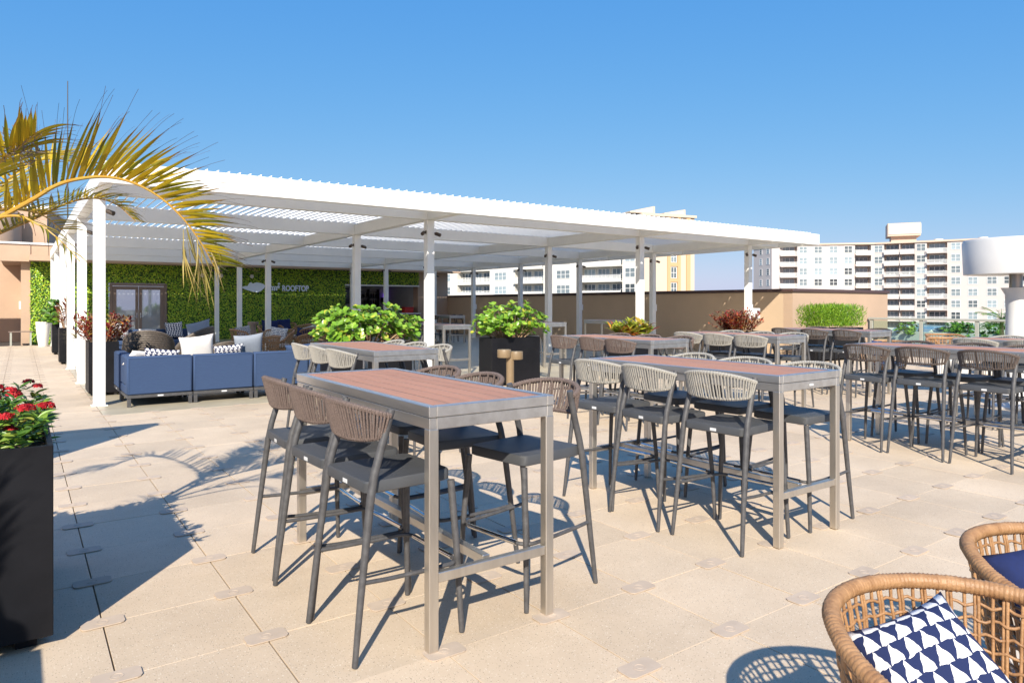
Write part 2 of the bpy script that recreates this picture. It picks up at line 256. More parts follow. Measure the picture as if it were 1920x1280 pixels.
# ------------------------------------------------------------------ mesh helpers
class MB:
    def __init__(s): s.v = []; s.f = []; s.uv = None; s.along = None
    def box(s, x0, x1, y0, y1, z0, z1, b=0.0):
        cx, cy, cz = (x0 + x1) / 2, (y0 + y1) / 2, (z0 + z1) / 2; hx, hy, hz = abs(x1 - x0) / 2, abs(y1 - y0) / 2, abs(z1 - z0) / 2
        o = len(s.v)
        if b <= 0:
            for k in range(8): s.v.append((cx + (hx if k & 1 else -hx), cy + (hy if k & 2 else -hy), cz + (hz if k & 4 else -hz)))
            for f in ((0, 2, 3, 1), (4, 5, 7, 6), (0, 1, 5, 4), (2, 6, 7, 3), (0, 4, 6, 2), (1, 3, 7, 5)): s.f.append(tuple(o + i for i in f))
            return s
        b = min(b, hx * .9, hy * .9, hz * .9)
        for k in range(8):
            sx, sy, sz = (1 if k & 1 else -1), (1 if k & 2 else -1), (1 if k & 4 else -1)
            s.v.append((cx + sx * hx, cy + sy * (hy - b), cz + sz * (hz - b)))
            s.v.append((cx + sx * (hx - b), cy + sy * hy, cz + sz * (hz - b)))
            s.v.append((cx + sx * (hx - b), cy + sy * (hy - b), cz + sz * hz))
        for ax, quads in ((0, ((0, 4, 6, 2), (1, 3, 7, 5))), (1, ((0, 1, 5, 4), (2, 6, 7, 3))), (2, ((0, 2, 3, 1), (4, 5, 7, 6)))):
            for q in quads: s.f.append(tuple(o + i * 3 + ax for i in q))
        for ax in range(3):
            a1, a2 = [a for a in range(3) if a != ax]
            for k in range(8):
                if k & (1 << ax): continue
                j = k | (1 << ax)
                s.f.append((o + k * 3 + a1, o + j * 3 + a1, o + j * 3 + a2, o + k * 3 + a2))
        for k in range(8): s.f.append((o + k * 3, o + k * 3 + 1, o + k * 3 + 2))
        return s
    def tube(s, pts, r, n=8, caps=True, flat=1.0, closed=False):
        P = [Vector(p) for p in pts]; m = len(P); o = len(s.v)
        rr = r if isinstance(r, (list, tuple)) else [r] * m
        up = None
        for i in range(m):
            if closed: T = P[(i + 1) % m] - P[i - 1]
            else: T = P[min(i + 1, m - 1)] - P[max(i - 1, 0)]
            T.normalize()
            if up is None:
                up = Vector((0, 0, 1)) if abs(T.z) < 0.9 else Vector((1, 0, 0))
            A = T.cross(up)
            if A.length < 1e-5: A = T.cross(Vector((0.3, 0.9, 0.2)))
            A.normalize(); B = A.cross(T).normalized(); up = B
            for k in range(n):
                a = 2 * math.pi * k / n; q = P[i] + A * (math.cos(a) * rr[i]) + B * (math.sin(a) * rr[i] * flat); s.v.append(tuple(q))
        for i in range(m if closed else m - 1):
            j = (i + 1) % m
            for k in range(n):
                s.f.append((o + i * n + k, o + i * n + (k + 1) % n, o + j * n + (k + 1) % n, o + j * n + k))
        if caps and not closed:
            s.f.append(tuple(o + k for k in reversed(range(n)))); s.f.append(tuple(o + (m - 1) * n + k for k in range(n)))
        return s
    def lathe(s, prof, n=24, c=(0, 0, 0), sx=1, sy=1):
        o = len(s.v); m = len(prof)
        for (r, z) in prof:
            for k in range(n):
                a = 2 * math.pi * k / n; s.v.append((c[0] + r * sx * math.cos(a), c[1] + r * sy * math.sin(a), c[2] + z))
        for i in range(m - 1):
            for k in range(n): s.f.append((o + i * n + k, o + i * n + (k + 1) % n, o + (i + 1) * n + (k + 1) % n, o + (i + 1) * n + k))
        if prof[0][0] > 1e-4: s.f.append(tuple(o + k for k in reversed(range(n))))
        if prof[-1][0] > 1e-4: s.f.append(tuple(o + (m - 1) * n + k for k in range(n)))
        return s
    def poly(s, pts):
        o = len(s.v); s.v += [tuple(p) for p in pts]; s.f.append(tuple(range(o, o + len(pts)))); return s
    def prism(s, pts, dz):      # closed outline in any plane pushed by the vector dz
        o = len(s.v); n = len(pts); D = Vector(dz)
        s.v += [tuple(p) for p in pts] + [tuple(Vector(p) + D) for p in pts]
        s.f.append(tuple(range(o, o + n))); s.f.append(tuple(reversed(range(o + n, o + 2 * n))))
        for i in range(n): s.f.append((o + i, o + n + i, o + n + (i + 1) % n, o + (i + 1) % n))
        return s
    def leaf(s, p, d, n_, L, w, fold=0.0, shape=(0.0, 0.75, 1.0, 0.8, 0.0), curl=0.0):
        d = Vector(d).normalized(); side = d.cross(Vector(n_))
        if side.length < 1e-4: side = d.cross(Vector((0.2, 0.3, 1)))
        side.normalize(); up = side.cross(d).normalized(); o = len(s.v); p = Vector(p); m = len(shape)
        for i, q in enumerate(shape):
            t = i / (m - 1); c = p + d * (L * t) - up * (curl * L * t * t)
            hw = max(q, 0.05) * w / 2
            s.v += [tuple(c - side * hw + up * (fold * hw)), tuple(c), tuple(c + side * hw + up * (fold * hw))]
        for i in range(m - 1):
            a = o + i * 3
            s.f += [(a, a + 1, a + 4, a + 3), (a + 1, a + 2, a + 5, a + 4)]
        return s
    def mesh(s, name, m, smooth=False, recalc=True):
        me = bpy.data.meshes.new(name); me.from_pydata(s.v, [], s.f)
        if recalc:
            b = bmesh.new(); b.from_mesh(me); bmesh.ops.recalc_face_normals(b, faces=b.faces); b.to_mesh(me); b.free()
        if m: me.materials.append(MT[m] if isinstance(m, str) else m)
        if smooth:
            me.polygons.foreach_set('use_smooth', [True] * len(me.polygons))
            if smooth != 'all':
                try: me.set_sharp_from_angle(angle=R(38))
                except Exception: pass
        me.update(); return me
    def build(s, name, m, parent=None, smooth=False, recalc=True, loc=None, rz=0):
        return link(name, s.mesh(name, m, smooth, recalc), parent, loc, rz)

def link(name, me, parent=None, loc=None, rz=0, rot=None, scale=None):
    o = bpy.data.objects.new(name, me); COL.objects.link(o)
    if parent: o.parent = parent
    if loc: o.location = loc
    if rot: o.rotation_euler = rot
    elif rz: o.rotation_euler = (0, 0, rz)
    if scale: o.scale = scale
    return o
def tag(o, label, cat, group=None):
    o['label'] = label; o['category'] = cat
    if group: o['group'] = group
    return o
def thing(name, label, cat, loc=(0, 0, 0), rz=0, group=None):
    o = link(name, None, None, loc, rz); o.empty_display_size = 0.1
    return tag(o, label, cat, group)
def struct(o): o['kind'] = 'structure'; return o
def stuff(o): o['kind'] = 'stuff'; return o
def copy_tree(o, parent=None):
    c = o.copy(); COL.objects.link(c); c.parent = parent
    for ch in o.children: copy_tree(ch, c)
    return c
def U(a, b): return random.uniform(a, b)
def rvec():
    while True:
        v = Vector((U(-1, 1), U(-1, 1), U(-1, 1)))
        if 0.05 < v.length < 1: return v.normalized()

# ------------------------------------------------------------------ the deck: pavers on pedestals, tabs at their corners
SLAB_Y, SLAB_X0, SLAB_X1 = 11.05, 0.931, 18.62
deck = MB().box(-40, 23.4, -30, 46, -25, -0.035).build('deck', 'joint'); struct(deck)
PX, PY, X0, Y0 = 0.604, 0.5985, 0.323, 3.878
pav = MB().box(-PX / 2 + .0032, PX / 2 - .0032, -PY / 2 + .001, PY / 2 - .001, -0.03, 0.0, b=0.0014).mesh('paver', 'paver')
tabm = MB()
a, b2, ch = 0.092, 0.052, 0.02
tabm.prism([(-a, -b2 + ch, 0.001), (-a + ch * .4, -b2 + ch * .3, 0.001), (-a + ch, -b2, 0.001), (a - ch, -b2, 0.001), (a - ch * .4, -b2 + ch * .3, 0.001), (a, -b2 + ch, 0.001), (a, b2 - ch, 0.001), (a - ch * .4, b2 - ch * .3, 0.001), (a - ch, b2, 0.001), (-a + ch, b2, 0.001), (-a + ch * .4, b2 - ch * .3, 0.001), (-a, b2 - ch, 0.001)], (0, 0, 0.0045))
tabm.lathe([(0.027, 0.0055), (0.027, 0.0068), (0.022, 0.0068), (0.0215, 0.0056), (0.012, 0.0056), (0.011, 0.0064), (0.0001, 0.0064)], 16)
tabme = tabm.mesh('paver_tab', 'tab')
cells, tabs = [], []
for i in range(-16, 39):
    for j in range(-34, 48):
        x, y = X0 + i * PX, Y0 + j * PY            # tab position = corner
        cx, cy = x + PX / 2, y + PY / 2
        if x < 22.8 and y < 31.6 and not (x > SLAB_X0 + .02 and y > SLAB_Y + .05) and x > -7: tabs.append((x, y))
        if cx < 22.9 and cy < 31.7 and not (cx > SLAB_X0 and cy > SLAB_Y + .1) and cx > -7: cells.append((cx, cy))
def split(L, lim):
    k = []
    for (x, y) in L:
        ok, d = seen(x, y); k.append((0 if ok else 1, d if ok else math.hypot(x, y), x, y))
    k.sort(); return k[:lim], k[lim:]
near, rest = split(cells, 300)
for _, _, x, y in near: link('paver', pav, deck, (x, y, U(-0.0012, 0.0012)))
m = MB()
for _, _, x, y in rest: m.box(x - PX / 2 + .0028, x + PX / 2 - .0028, y - PY / 2 + .001, y + PY / 2 - .001, -0.03, U(-0.0012, 0.0012))
stuff(m.build('distant_pavers', 'paver', deck))
near, rest = split(tabs, 300)
for _, _, x, y in near: link('paver_tab', tabme, deck, (x, y, 0.0012), rz=U(-.02, .02))
m = MB()
for _, _, x, y in rest:
    if -4 < x: m.box(x - a, x + a, y - b2, y + b2, 0.001, 0.0055)
stuff(m.build('distant_tabs', 'tab', deck))
struct(MB().box(SLAB_X0, SLAB_X1, SLAB_Y, 32.0, -0.034, 0.004, b=.004).build('concrete_floor', 'slab'))
struct(MB().box(-3000, 3500, -3000, 4000, -28.5, -28).build('ground', 'land'))

# ------------------------------------------------------------------ pergola
perg = thing('pergola', 'long white louvred pergola on square posts over the lounge', 'pergola', (0, 0, 0))
YR = [12.2, 15.85, 19.5, 23.2, 26.85, 30.5]; XC = [0.97, 6.62, 12.52, 16.85]; YF, XE = 11.0, 18.35; XL = 0.88
PW = 0.0785
pm = MB().box(-PW, PW, -PW, PW, 0.012, 3.2, b=.006).box(-PW - .03, PW + .03, -PW - .03, PW + .03, 0.0045, 0.014).mesh('post', 'white')
spm = MB()
spm.box(-.012, .012, -.012, .012, -.03, .03).tube([(-.02, -.02, 0), (-.05, -.07, -.02)], .014, 8).tube([(-.035, -.045, -.01), (-.06, -.15, -.05)], [.034, .036], 12)
spme = spm.mesh('spotlight', 'darkbronze', True)
for xi, x in enumerate(XC):
    for yi, y in enumerate(YR):
        if xi in (1, 2) and yi == 2: continue
        p = link('post', pm, perg, (x, y, 0))
        if xi == 0:
            link('spotlight', spme, perg, (x + PW, y, 2.96), rz=R(60))
        else:
            link('spotlight', spme, perg, (x - PW - .01, y - .02, 2.96), rz=R(-30)); link('spotlight', spme, perg, (x + PW + .01, y - .02, 2.95), rz=R(50))
Z0, Z1 = 3.2, 3.47
def beam(name, x0, x1, y0, y1, z0=Z0, z1=Z1): return MB().box(x0, x1, y0, y1, z0, z1, b=.006).build(name, 'white', perg)
beam('fascia', XL, XE, YF - .06, YF + .06, 3.2, 3.5)
beam('fascia', XE - .12, XE, YF + .062, YR[-1] + .06, 3.2, 3.5)
beam('fascia', XL, XL + .17, YF + .062, YR[-1] + .06, 3.202, 3.5)
for y in YR: beam('cross_beam', XL + .172, XE - .122, y - .07, y + .07, 3.203, 3.497)
for x in XC[1:]:
    ys = [YF + .062] + YR
    for a_, c_ in zip(ys[:-1], ys[1:]): beam('long_beam', x - .085, x + .085, a_ + (.07 if a_ > YF + .1 else 0), c_ - .071, 3.2035, 3.46)
for y in YR[1:-1]: 
    pass
bl_w, tilt, pitch = 0.138, R(44), 0.157
def blade_mesh(L):
    m = MB(); w, t = bl_w / 2, .011
    prof = [(-w, -t * .2), (-w * .8, -t), (w * .8, -t), (w, -t * .2), (w, t * .3), (w * .7, t), (-w * .7, t), (-w, t * .3)]
    P = [(q[0] * math.cos(tilt) - q[1] * math.sin(tilt), 0, q[0] * math.sin(tilt) + q[1] * math.cos(tilt)) for q in prof]
    m.prism(P, (0, L, 0)); return m
rows = list(zip([YF] + YR, YR + [32.02])); nb = 0; spare = MB()
for ri, (ya, yb) in enumerate(rows):
    ya2, yb2 = ya + .075, yb - .075; me = blade_mesh(yb2 - ya2).mesh('louvre_blade', 'white'); x = XL + .25
    while x < XE - .2:
        if nb < 300 and (ri < 2 or x < 12): link('louvre_blade', me, perg, (x, ya2, 3.505)); nb += 1
        else:
            o = len(spare.v); bm_ = blade_mesh(yb2 - ya2); spare.v += [(v[0] + x, v[1] + ya2, v[2] + 3.505) for v in bm_.v]; spare.f += [tuple(o + i for i in f) for f in bm_.f]
        x += pitch
stuff(spare.build('distant_louvres', 'white', perg))
for y in YR[:5]:
    MB().box(16.93, 17.0, y - .055, y + .055, 1.31, 1.53, b=.008).build('socket_box', 'frame', perg)
MB().box(16.93, 17.2, 12.05, 12.35, 1.12, 1.42, b=.01).build('control_box', 'white', perg)

# ------------------------------------------------------------------ parapet, railing
pw = thing('parapet_wall', 'brown stucco parapet wall with dark coping behind the pergola', 'wall', (18.7, 12, 0))
MB().box(0, .3, .302, 21.5, -.03, 1.90).build('wall_face', 'brownwall', pw); MB().box(-.05, .35, .35, 21.5, 1.902, 2.0, b=.01).build('coping', 'cap', pw)
pw2 = thing('parapet_wall', 'sunlit peach stucco parapet wall behind the feathery green shrub', 'wall', (18.7, 12, 0))
MB().box(0, 5.6, 0, .3, -.03, 1.90).build('wall_face', 'tan2', pw2); MB().box(-.05, 5.65, -.05, .348, 1.902, 2.0, b=.01).build('coping', 'cap', pw2)
MB().box(2.6, 2.95, -.06, -.002, 1.25, 1.5, b=.01).build('wall_light', 'frame', pw2)
rl = thing('glass_railing', 'glass railing with grey metal posts and top rail along roof edge', 'railing', (22.95, 0, 0))
y = 11.85; ks = []
while y > -1: ks.append(y); y -= 1.55
for y in ks: MB().box(-.035, .035, y - .05, y + .05, -.03, 1.03, b=.006).build('rail_post', 'railmetal', rl)
MB().box(-.06, .06, ks[-1] - .1, 11.95, 1.031, 1.10, b=.01).build('top_rail', 'railmetal', rl)
for a_, c_ in zip(ks[1:], ks[:-1]): MB().box(-.008, .008, a_ + .06, c_ - .06, .08, 1.0).build('glass_pane', 'glass', rl)

# ------------------------------------------------------------------ clubhouse with the green wall, doors, sign and bar
HB = thing('clubhouse_wall', 'tan stucco building wall carrying the leafy green wall and bar opening', 'building', (0, 32.3, 0))
bx = lambda n, m, *a, **k: MB().box(*a, **k).build(n, m, HB)
bx('wall_section', 'tan', .3, 2.9, 0.05, .6, -.03, 3.3); bx('wall_section', 'tan', 5.05, 12.9, 0.05, .6, -.03, 3.3); bx('wall_section', 'tan', 2.9, 5.05, 0.05, .6, 2.40, 3.3)
bx('wall_section', 'tan', 12.9, 16.9, 0.05, .6, 2.5, 3.3); bx('wall_section', 'tan', 12.9, 16.9, 0.05, .6, -.03, 1.0); bx('wall_section', 'tan', 16.9, 18.68, 0.05, .6, -.03, 3.3)
bx('soffit_band', 'tan', .25, 18.9, -.9, 0.048, 3.17, 3.38); bx('parapet_band', 'tan', .3, 18.9, -.26, 3.9, 3.382, 3.80); bx('white_coping', 'white', .25, 19.0, -.32, 4.0, 3.802, 3.87); bx('entry_beam', 'tan', -5.5, .298, -.3, .0, 3.15, 3.80); bx('white_coping', 'white', -5.6, .248, -.36, .06, 3.802, 3.87)
bx('recess_wall', 'tan', -8, 0.29, 3.3, 3.9, -.03, 3.38); bx('return_wall', 'tan', .0, .298, 0.05, 3.298, -.03, 3.38); bx('recess_soffit', 'tan', -.6, .24, .002, 3.298, 3.15, 3.38)
bx('recess_pier', 'tan2', -1.9, -1.3, 2.9, 3.298, -.03, 3.148); bx('switch_plate', 'frame', -.06, .0, .55, .85, 1.35, 1.65)
tw = thing('stair_tower', 'tan stucco stair tower with round corner above the clubhouse roof', 'tower', (-.3, 38.5, 3.8), R(-10.7))
MB().box(-6, 1.3, 0, 5, .0, 2.05).build('tower_block', 'tan', tw); MB().box(-6.1, 1.4, -.1, 5.1, 2.052, 2.22, b=.02).build('white_coping', 'white', tw)
MB().lathe([(1.3, 0), (1.3, 1.75), (1.2, 1.87), (0.001, 1.87)], 40, (-.9, -.4, 0)).build('round_corner', 'tan', tw, True)
an = thing('antenna_mast', 'thin antenna mast rising above the tan stair tower', 'mast', (1.86, 40, 3.87))
MB().tube([(0, 0, 0), (0, 0, 8.5)], [.035, .018], 8).build('mast_pole', 'darkbronze', an); MB().box(-.12, .12, -.12, .12, 0, .06).build('base_plate', 'darkbronze', an)
cb = thing('utility_cabinet', 'pale grey utility cabinet beside the building recess', 'cabinet', (-2.35, 34.6, 0))
MB().box(-.55, .55, -.4, .4, .06, 1.15, b=.02).build('cabinet_body', 'potwhite', cb); MB().box(-.58, .58, -.43, .43, 1.152, 1.2, b=.01).build('cabinet_lid', 'potwhite', cb); MB().box(-.5, .5, -.36, .36, 0, .058).build('plinth', 'darkbronze', cb)
# leafy green wall: backing panels and thousands of small leaves
gw = thing('green_wall', 'dense artificial leafy green wall on the clubhouse', 'green wall', (0, 32.3, 0))
m = MB()
regs = [(.3, 2.9, -.03, 3.168), (2.9, 5.05, 2.42, 3.168), (5.05, 12.9, 0, 3.168), (12.9, 16.9, 2.52, 3.168)]
for x0, x1, z0, z1 in regs: m.box(x0, x1, 0.0, .048, max(z0, .005), z1)
m.build('backing_panel', 'hedgeback', gw)
m = MB(); rnd = random.Random(3)
for x0, x1, z0, z1 in regs:
    for k in range(int((x1 - x0) * (z1 - z0) * 560)):
        x, z = rnd.uniform(x0, x1), rnd.uniform(max(z0, .01), z1); dpt = rnd.uniform(-.055, -.006)
        d = Vector((rnd.uniform(-1, 1), rnd.uniform(-.35, .0), rnd.uniform(-1, 1))); n_ = Vector((rnd.uniform(-.4, .4), -1, rnd.uniform(-.25, .5)))
        m.leaf((x, dpt, z), d, n_, rnd.uniform(.05, .085), rnd.uniform(.03, .05), shape=(0.1, 1, 0.1))
stuff(m.build('leaves', 'hedge', gw, recalc=False))
m = MB()                                           # the turned end of the green wall, facing the walk
m2 = MB().box(.252, .297, .052, 3.2, 0.005, 3.148)
# double door
dr = thing('double_door', 'taupe framed glass double door in the green wall', 'door', (3.97, 32.3, 0))
for x0, x1, z0, z1 in ((-1.05, -.95, 0.006, 2.38), (.95, 1.05, 0.006, 2.38), (-.948, .948, 2.28, 2.38)): MB().box(x0, x1, -.06, .05, z0, z1, b=.005).build('door_frame', 'taupe', dr)
for sx in (-1, 1):
    lf = MB(); 
    for x0, x1, z0, z1 in ((.006, .12, .02, 2.27), (.80, .945, .02, 2.27), (.121, .799, 2.13, 2.27), (.121, .799, .02, .3)): lf.box(sx * x0, sx * x1, -.03, .02, z0, z1)
    lo = lf.build('door_leaf', 'taupe', dr)
    MB().box(sx * .121, sx * .799, -.012, -.002, .302, 2.128).build('glass_pane', 'doorglass', lo)
    h_ = MB().box(sx * .05, sx * .085, -.045, -.031, .95, 1.18).tube([(sx * .067, -.045, 1.03), (sx * .067, -.085, 1.03), (sx * .19, -.085, 1.03)], .011, 8); h_.build('door_handle', 'chrome', lo)
# sign: leaf shaped emblem, a script stroke and block letters
sg = thing('wall_sign', 'pale blue emblem and lettering mounted on the green wall', 'sign', (8.0, 32.14, 2.1))
em = [(0, .19), (.16, .24), (.28, .25), (.33, .35), (.42, .43), (.50, .36), (.66, .42), (.80, .40), (.95, .36), (1.05, .27), (1.0, .16), (.88, .05), (.72, -.03), (.5, .0), (.28, .06), (.12, .12)]
MB().prism([(x, 0, z) for x, z in em], (0, .04, 0)).build('emblem', 'letters', sg)
pts = []
for k in range(90):
    t = k / 89; x = 1.02 + .68 * t
    pts.append((x + .035 * math.sin(t * 44), .0, .15 + .09 * math.sin(t * 44 + 1.2) + (.10 if k > 76 else 0) * math.sin((t - .85) * 20)))
MB().tube(pts, .026, 6).build('script_lettering', 'letters', sg)
MB().lathe([(.0001, -.02), (.05, -.02), (.05, .02), (.0001, .02)], 14, (0, 0, 0)).build('script_dot', 'letters', sg, loc=(1.66, .0, .37)).rotation_euler = (R(90), 0, 0)
tc = bpy.data.curves.new('block_lettering', 'FONT'); tc.body = 'ROOFTOP'; tc.size = .36; tc.extrude = .015; tc.offset = .012; tc.materials.append(MT['letters'])
tmp = bpy.data.objects.new('tmp', tc); COL.objects.link(tmp); bpy.context.view_layer.update()
tme = bpy.data.meshes.new_from_object(tmp.evaluated_get(bpy.context.evaluated_depsgraph_get())); bpy.data.objects.remove(tmp); bpy.data.curves.remove(tc)
to = link('block_lettering', tme); to.parent = sg; to.location = (1.80, .0, .05); to.rotation_euler = (R(90), 0, 0); to.scale = (.74, 1, 1)
for i, (x, lab) in enumerate([(6.4, 'small round globe lamp on green wall between door and emblem, door side'), (7.15, 'small round globe lamp on green wall between door and emblem, emblem side'), (8.45, 'small round globe lamp above the emblem on the green wall')]):
    g = thing('wall_globe', lab, 'wall lamp', (x, 32.2, 2.78)); MB().lathe([(.001, -.09), (.06, -.07), (.09, 0), (.06, .07), (.001, .09)], 14, (0, -.1, 0)).build('globe', 'potwhite', g, True); MB().tube([(0, -.02, 0), (0, .09, 0)], .03, 8).build('bracket', 'darkbronze', g)
# bar room behind the serving hatch
br = thing('bar_room', 'grey walled bar behind an open serving hatch', 'bar', (12.9, 32.9, 0))
MB().box(0, 4, 3.0, 3.15, 0, 2.6).box(-.15, -.002, .01, 3.0, 0, 2.6).box(4.002, 4.15, .01, 3.0, 0, 2.6).box(0, 4, .01, 3.0, 2.55, 2.7).build('room_shell', 'greywall', br)
MB().box(0, 4, -.9, -.26, 1.02, 1.09, b=.01).build('counter_top', 'potwhite', br); MB().box(0.05, 3.95, -.8, -.262, .006, 1.018).build('counter_front', 'cap', br)
MB().box(-.02, 4.02, -.66, -.28, 2.44, 2.5).build('hatch_header', 'white', br)
MB().box(.5, 2.0, 2.92, 2.99, 1.55, 2.4, b=.01).build('screen', 'tvblack', br)
sh = MB()
for z in (1.15, 1.5, 1.85, 2.2): sh.box(2.1, 3.3, 2.7, 2.98, z, z + .03)
for x in (2.1, 2.68, 3.27): sh.box(x, x + .03, 2.68, 2.99, .9, 2.35)
sh.build('shelf_rack', 'tvblack', br)
bt = MB().lathe([(.04, 0), (.04, .18), (.015, .23), (.015, .3), (.0001, .3)], 10).mesh('bottle', 'bottle', True)
for k, z in enumerate((1.18, 1.53, 1.88)):
    for j in range(8): 
        o = link('bottle', bt, None, (12.9 + 2.16 + j * .14 + U(-.02, .02), 32.9 + 2.82, z)); tag(o, 'bottle standing on the dark shelf rack inside the bar', 'bottle', 'bottles on the bar shelves')
MB().box(3.5, 3.85, 2.75, 2.99, 1.55, 1.9, b=.03).build('speaker_box', 'tvblack', br); MB().tube([(3.68, 2.9, 1.93), (3.68, 2.9, 2.12)], .05, 10).build('lamp', 'purple', br)
for nm, c in (('red_crate', 0),):
    o = MB().box(-.25, .25, -.2, .2, 0, .28, b=.03).box(-.27, .27, -.22, .22, .24, .3, b=.02).build('red_crate', 'redcloth', None, loc=(16.3, 32.35, 1.09)); tag(o, 'red plastic crate on the bar counter', 'crate')
bn = thing('side_bench', 'small grey slatted bench at the end of the green wall', 'bench', (.0, 31.6, 0))
for k in range(4): MB().box(-.38, .38, -.2 + k * .105, -.105 + k * .105, .5, .53, b=.004).build('slat', 'taupe', bn)
for sx in (-1, 1): MB().box(sx * .3 - .03, sx * .3 + .03, -.18, -.12, 0.001, .498).box(sx * .3 - .03, sx * .3 + .03, .12, .18, 0.001, .498).box(sx * .3 - .03, sx * .3 + .03, -.118, .118, .2, .26).build('leg', 'railmetal', bn)
sc = thing('shadow_screen', 'unseen tan screen wall added to cast a shadow beside the palm planter', 'screen', (-.5, 7.49, 0))  # unseen wall, added for the shadow edge it throws on the deck
MB().box(-2.6, 0, -.16, 0, -.02, 2.22).build('shadow_screen_wall', 'tan', sc); MB().box(-2.62, .0, -.18, 0.0, 2.222, 2.28, b=.004).build('coping', 'white', sc)

# ------------------------------------------------------------------ bar tables
TW, TL, TH = 0.70, 1.79, 1.09
def table_meshes():
    d = {}
    d['leg'] = MB().box(-.024, .024, -.024, .024, 0.002, .984, b=.003).mesh('leg', 'steel')
    f = MB(); hw, hl = TW / 2, TL / 2
    for z0, z1, i in ((1.041, TH, 0), (.986, 1.038, .003)):
        f.box(-hw + i, -hw + .04, -hl + i, hl - i, z0, z1, b=.003).box(hw - .04, hw - i, -hl + i, hl - i, z0, z1, b=.003)
        f.box(-hw + .0405, hw - .0405, -hl + i, -hl + .04, z0, z1, b=.003).box(-hw + .0405, hw - .0405, hl - .04, hl - i, z0, z1, b=.003)
    d['frame'] = f.mesh('top_frame', 'steel_h')
    n = 6; w = (TW - .086) / n
    d['plank'] = MB().box(-w / 2 + .0036, w / 2 - .0036, -hl + .042, hl - .042, 1.050, 1.0865, b=.002).mesh('plank', 'plank')
    d['under'] = MB().box(-hw + .041, hw - .041, -hl + .041, hl - .041, 1.0425, 1.0475).mesh('gap_shade_sheet', 'tvblack')  # black sheet below the planks, painted shade for the gaps
    d['shade_dirt'] = MB().box(-.0036, .0036, -hl + .043, hl - .043, 1.0505, 1.0858).mesh('shade_dirt_strip', 'tvblack')  # black strips filling the plank gaps, standing in for shade and dirt
    d['end'] = MB().box(-hw + .05, hw - .05, -.018, .018, .305, .35, b=.003).mesh('end_rail', 'steel')
    d['mid'] = MB().box(-.02, .02, -hl + .078, hl - .078, .302, .348, b=.003).mesh('centre_rail', 'steel_h')
    d['badge'] = MB().box(-.022, .022, -.002, .001, -.007, .007, b=.0008).mesh('badge', 'tag')
    d['w'] = w; d['n'] = n
    return d
TM = table_meshes()
def bar_table(xc, yc, label, rz=0):
    t = thing('bar_table', label, 'bar table', (xc, yc, 0), rz, 'bar tables on the terrace')
    hw, hl = TW / 2 - .025, TL / 2 - .025
    for sx in (-1, 1):
        for sy in (-1, 1): link('leg', TM['leg'], t, (sx * hw, sy * hl, 0.004))
    link('top_frame', TM['frame'], t); link('gap_shade_sheet', TM['under'], t)
    for k in range(TM['n']): link('plank', TM['plank'], t, (-TW / 2 + .043 + TM['w'] * (k + .5), 0, U(-.0006, .0006)))
    for k in range(1, TM['n']): link('shade_dirt_strip', TM['shade_dirt'], t, (-TW / 2 + .043 + TM['w'] * k, 0, 0))
    for sy in (-1, 1): link('end_rail', TM['end'], t, (0, sy * hl, 0))
    link('centre_rail', TM['mid'], t)
    if 'heater' in label: link('badge', TM['badge'], t, (0.0, -TL / 2 - .0015, 1.012))
    return t

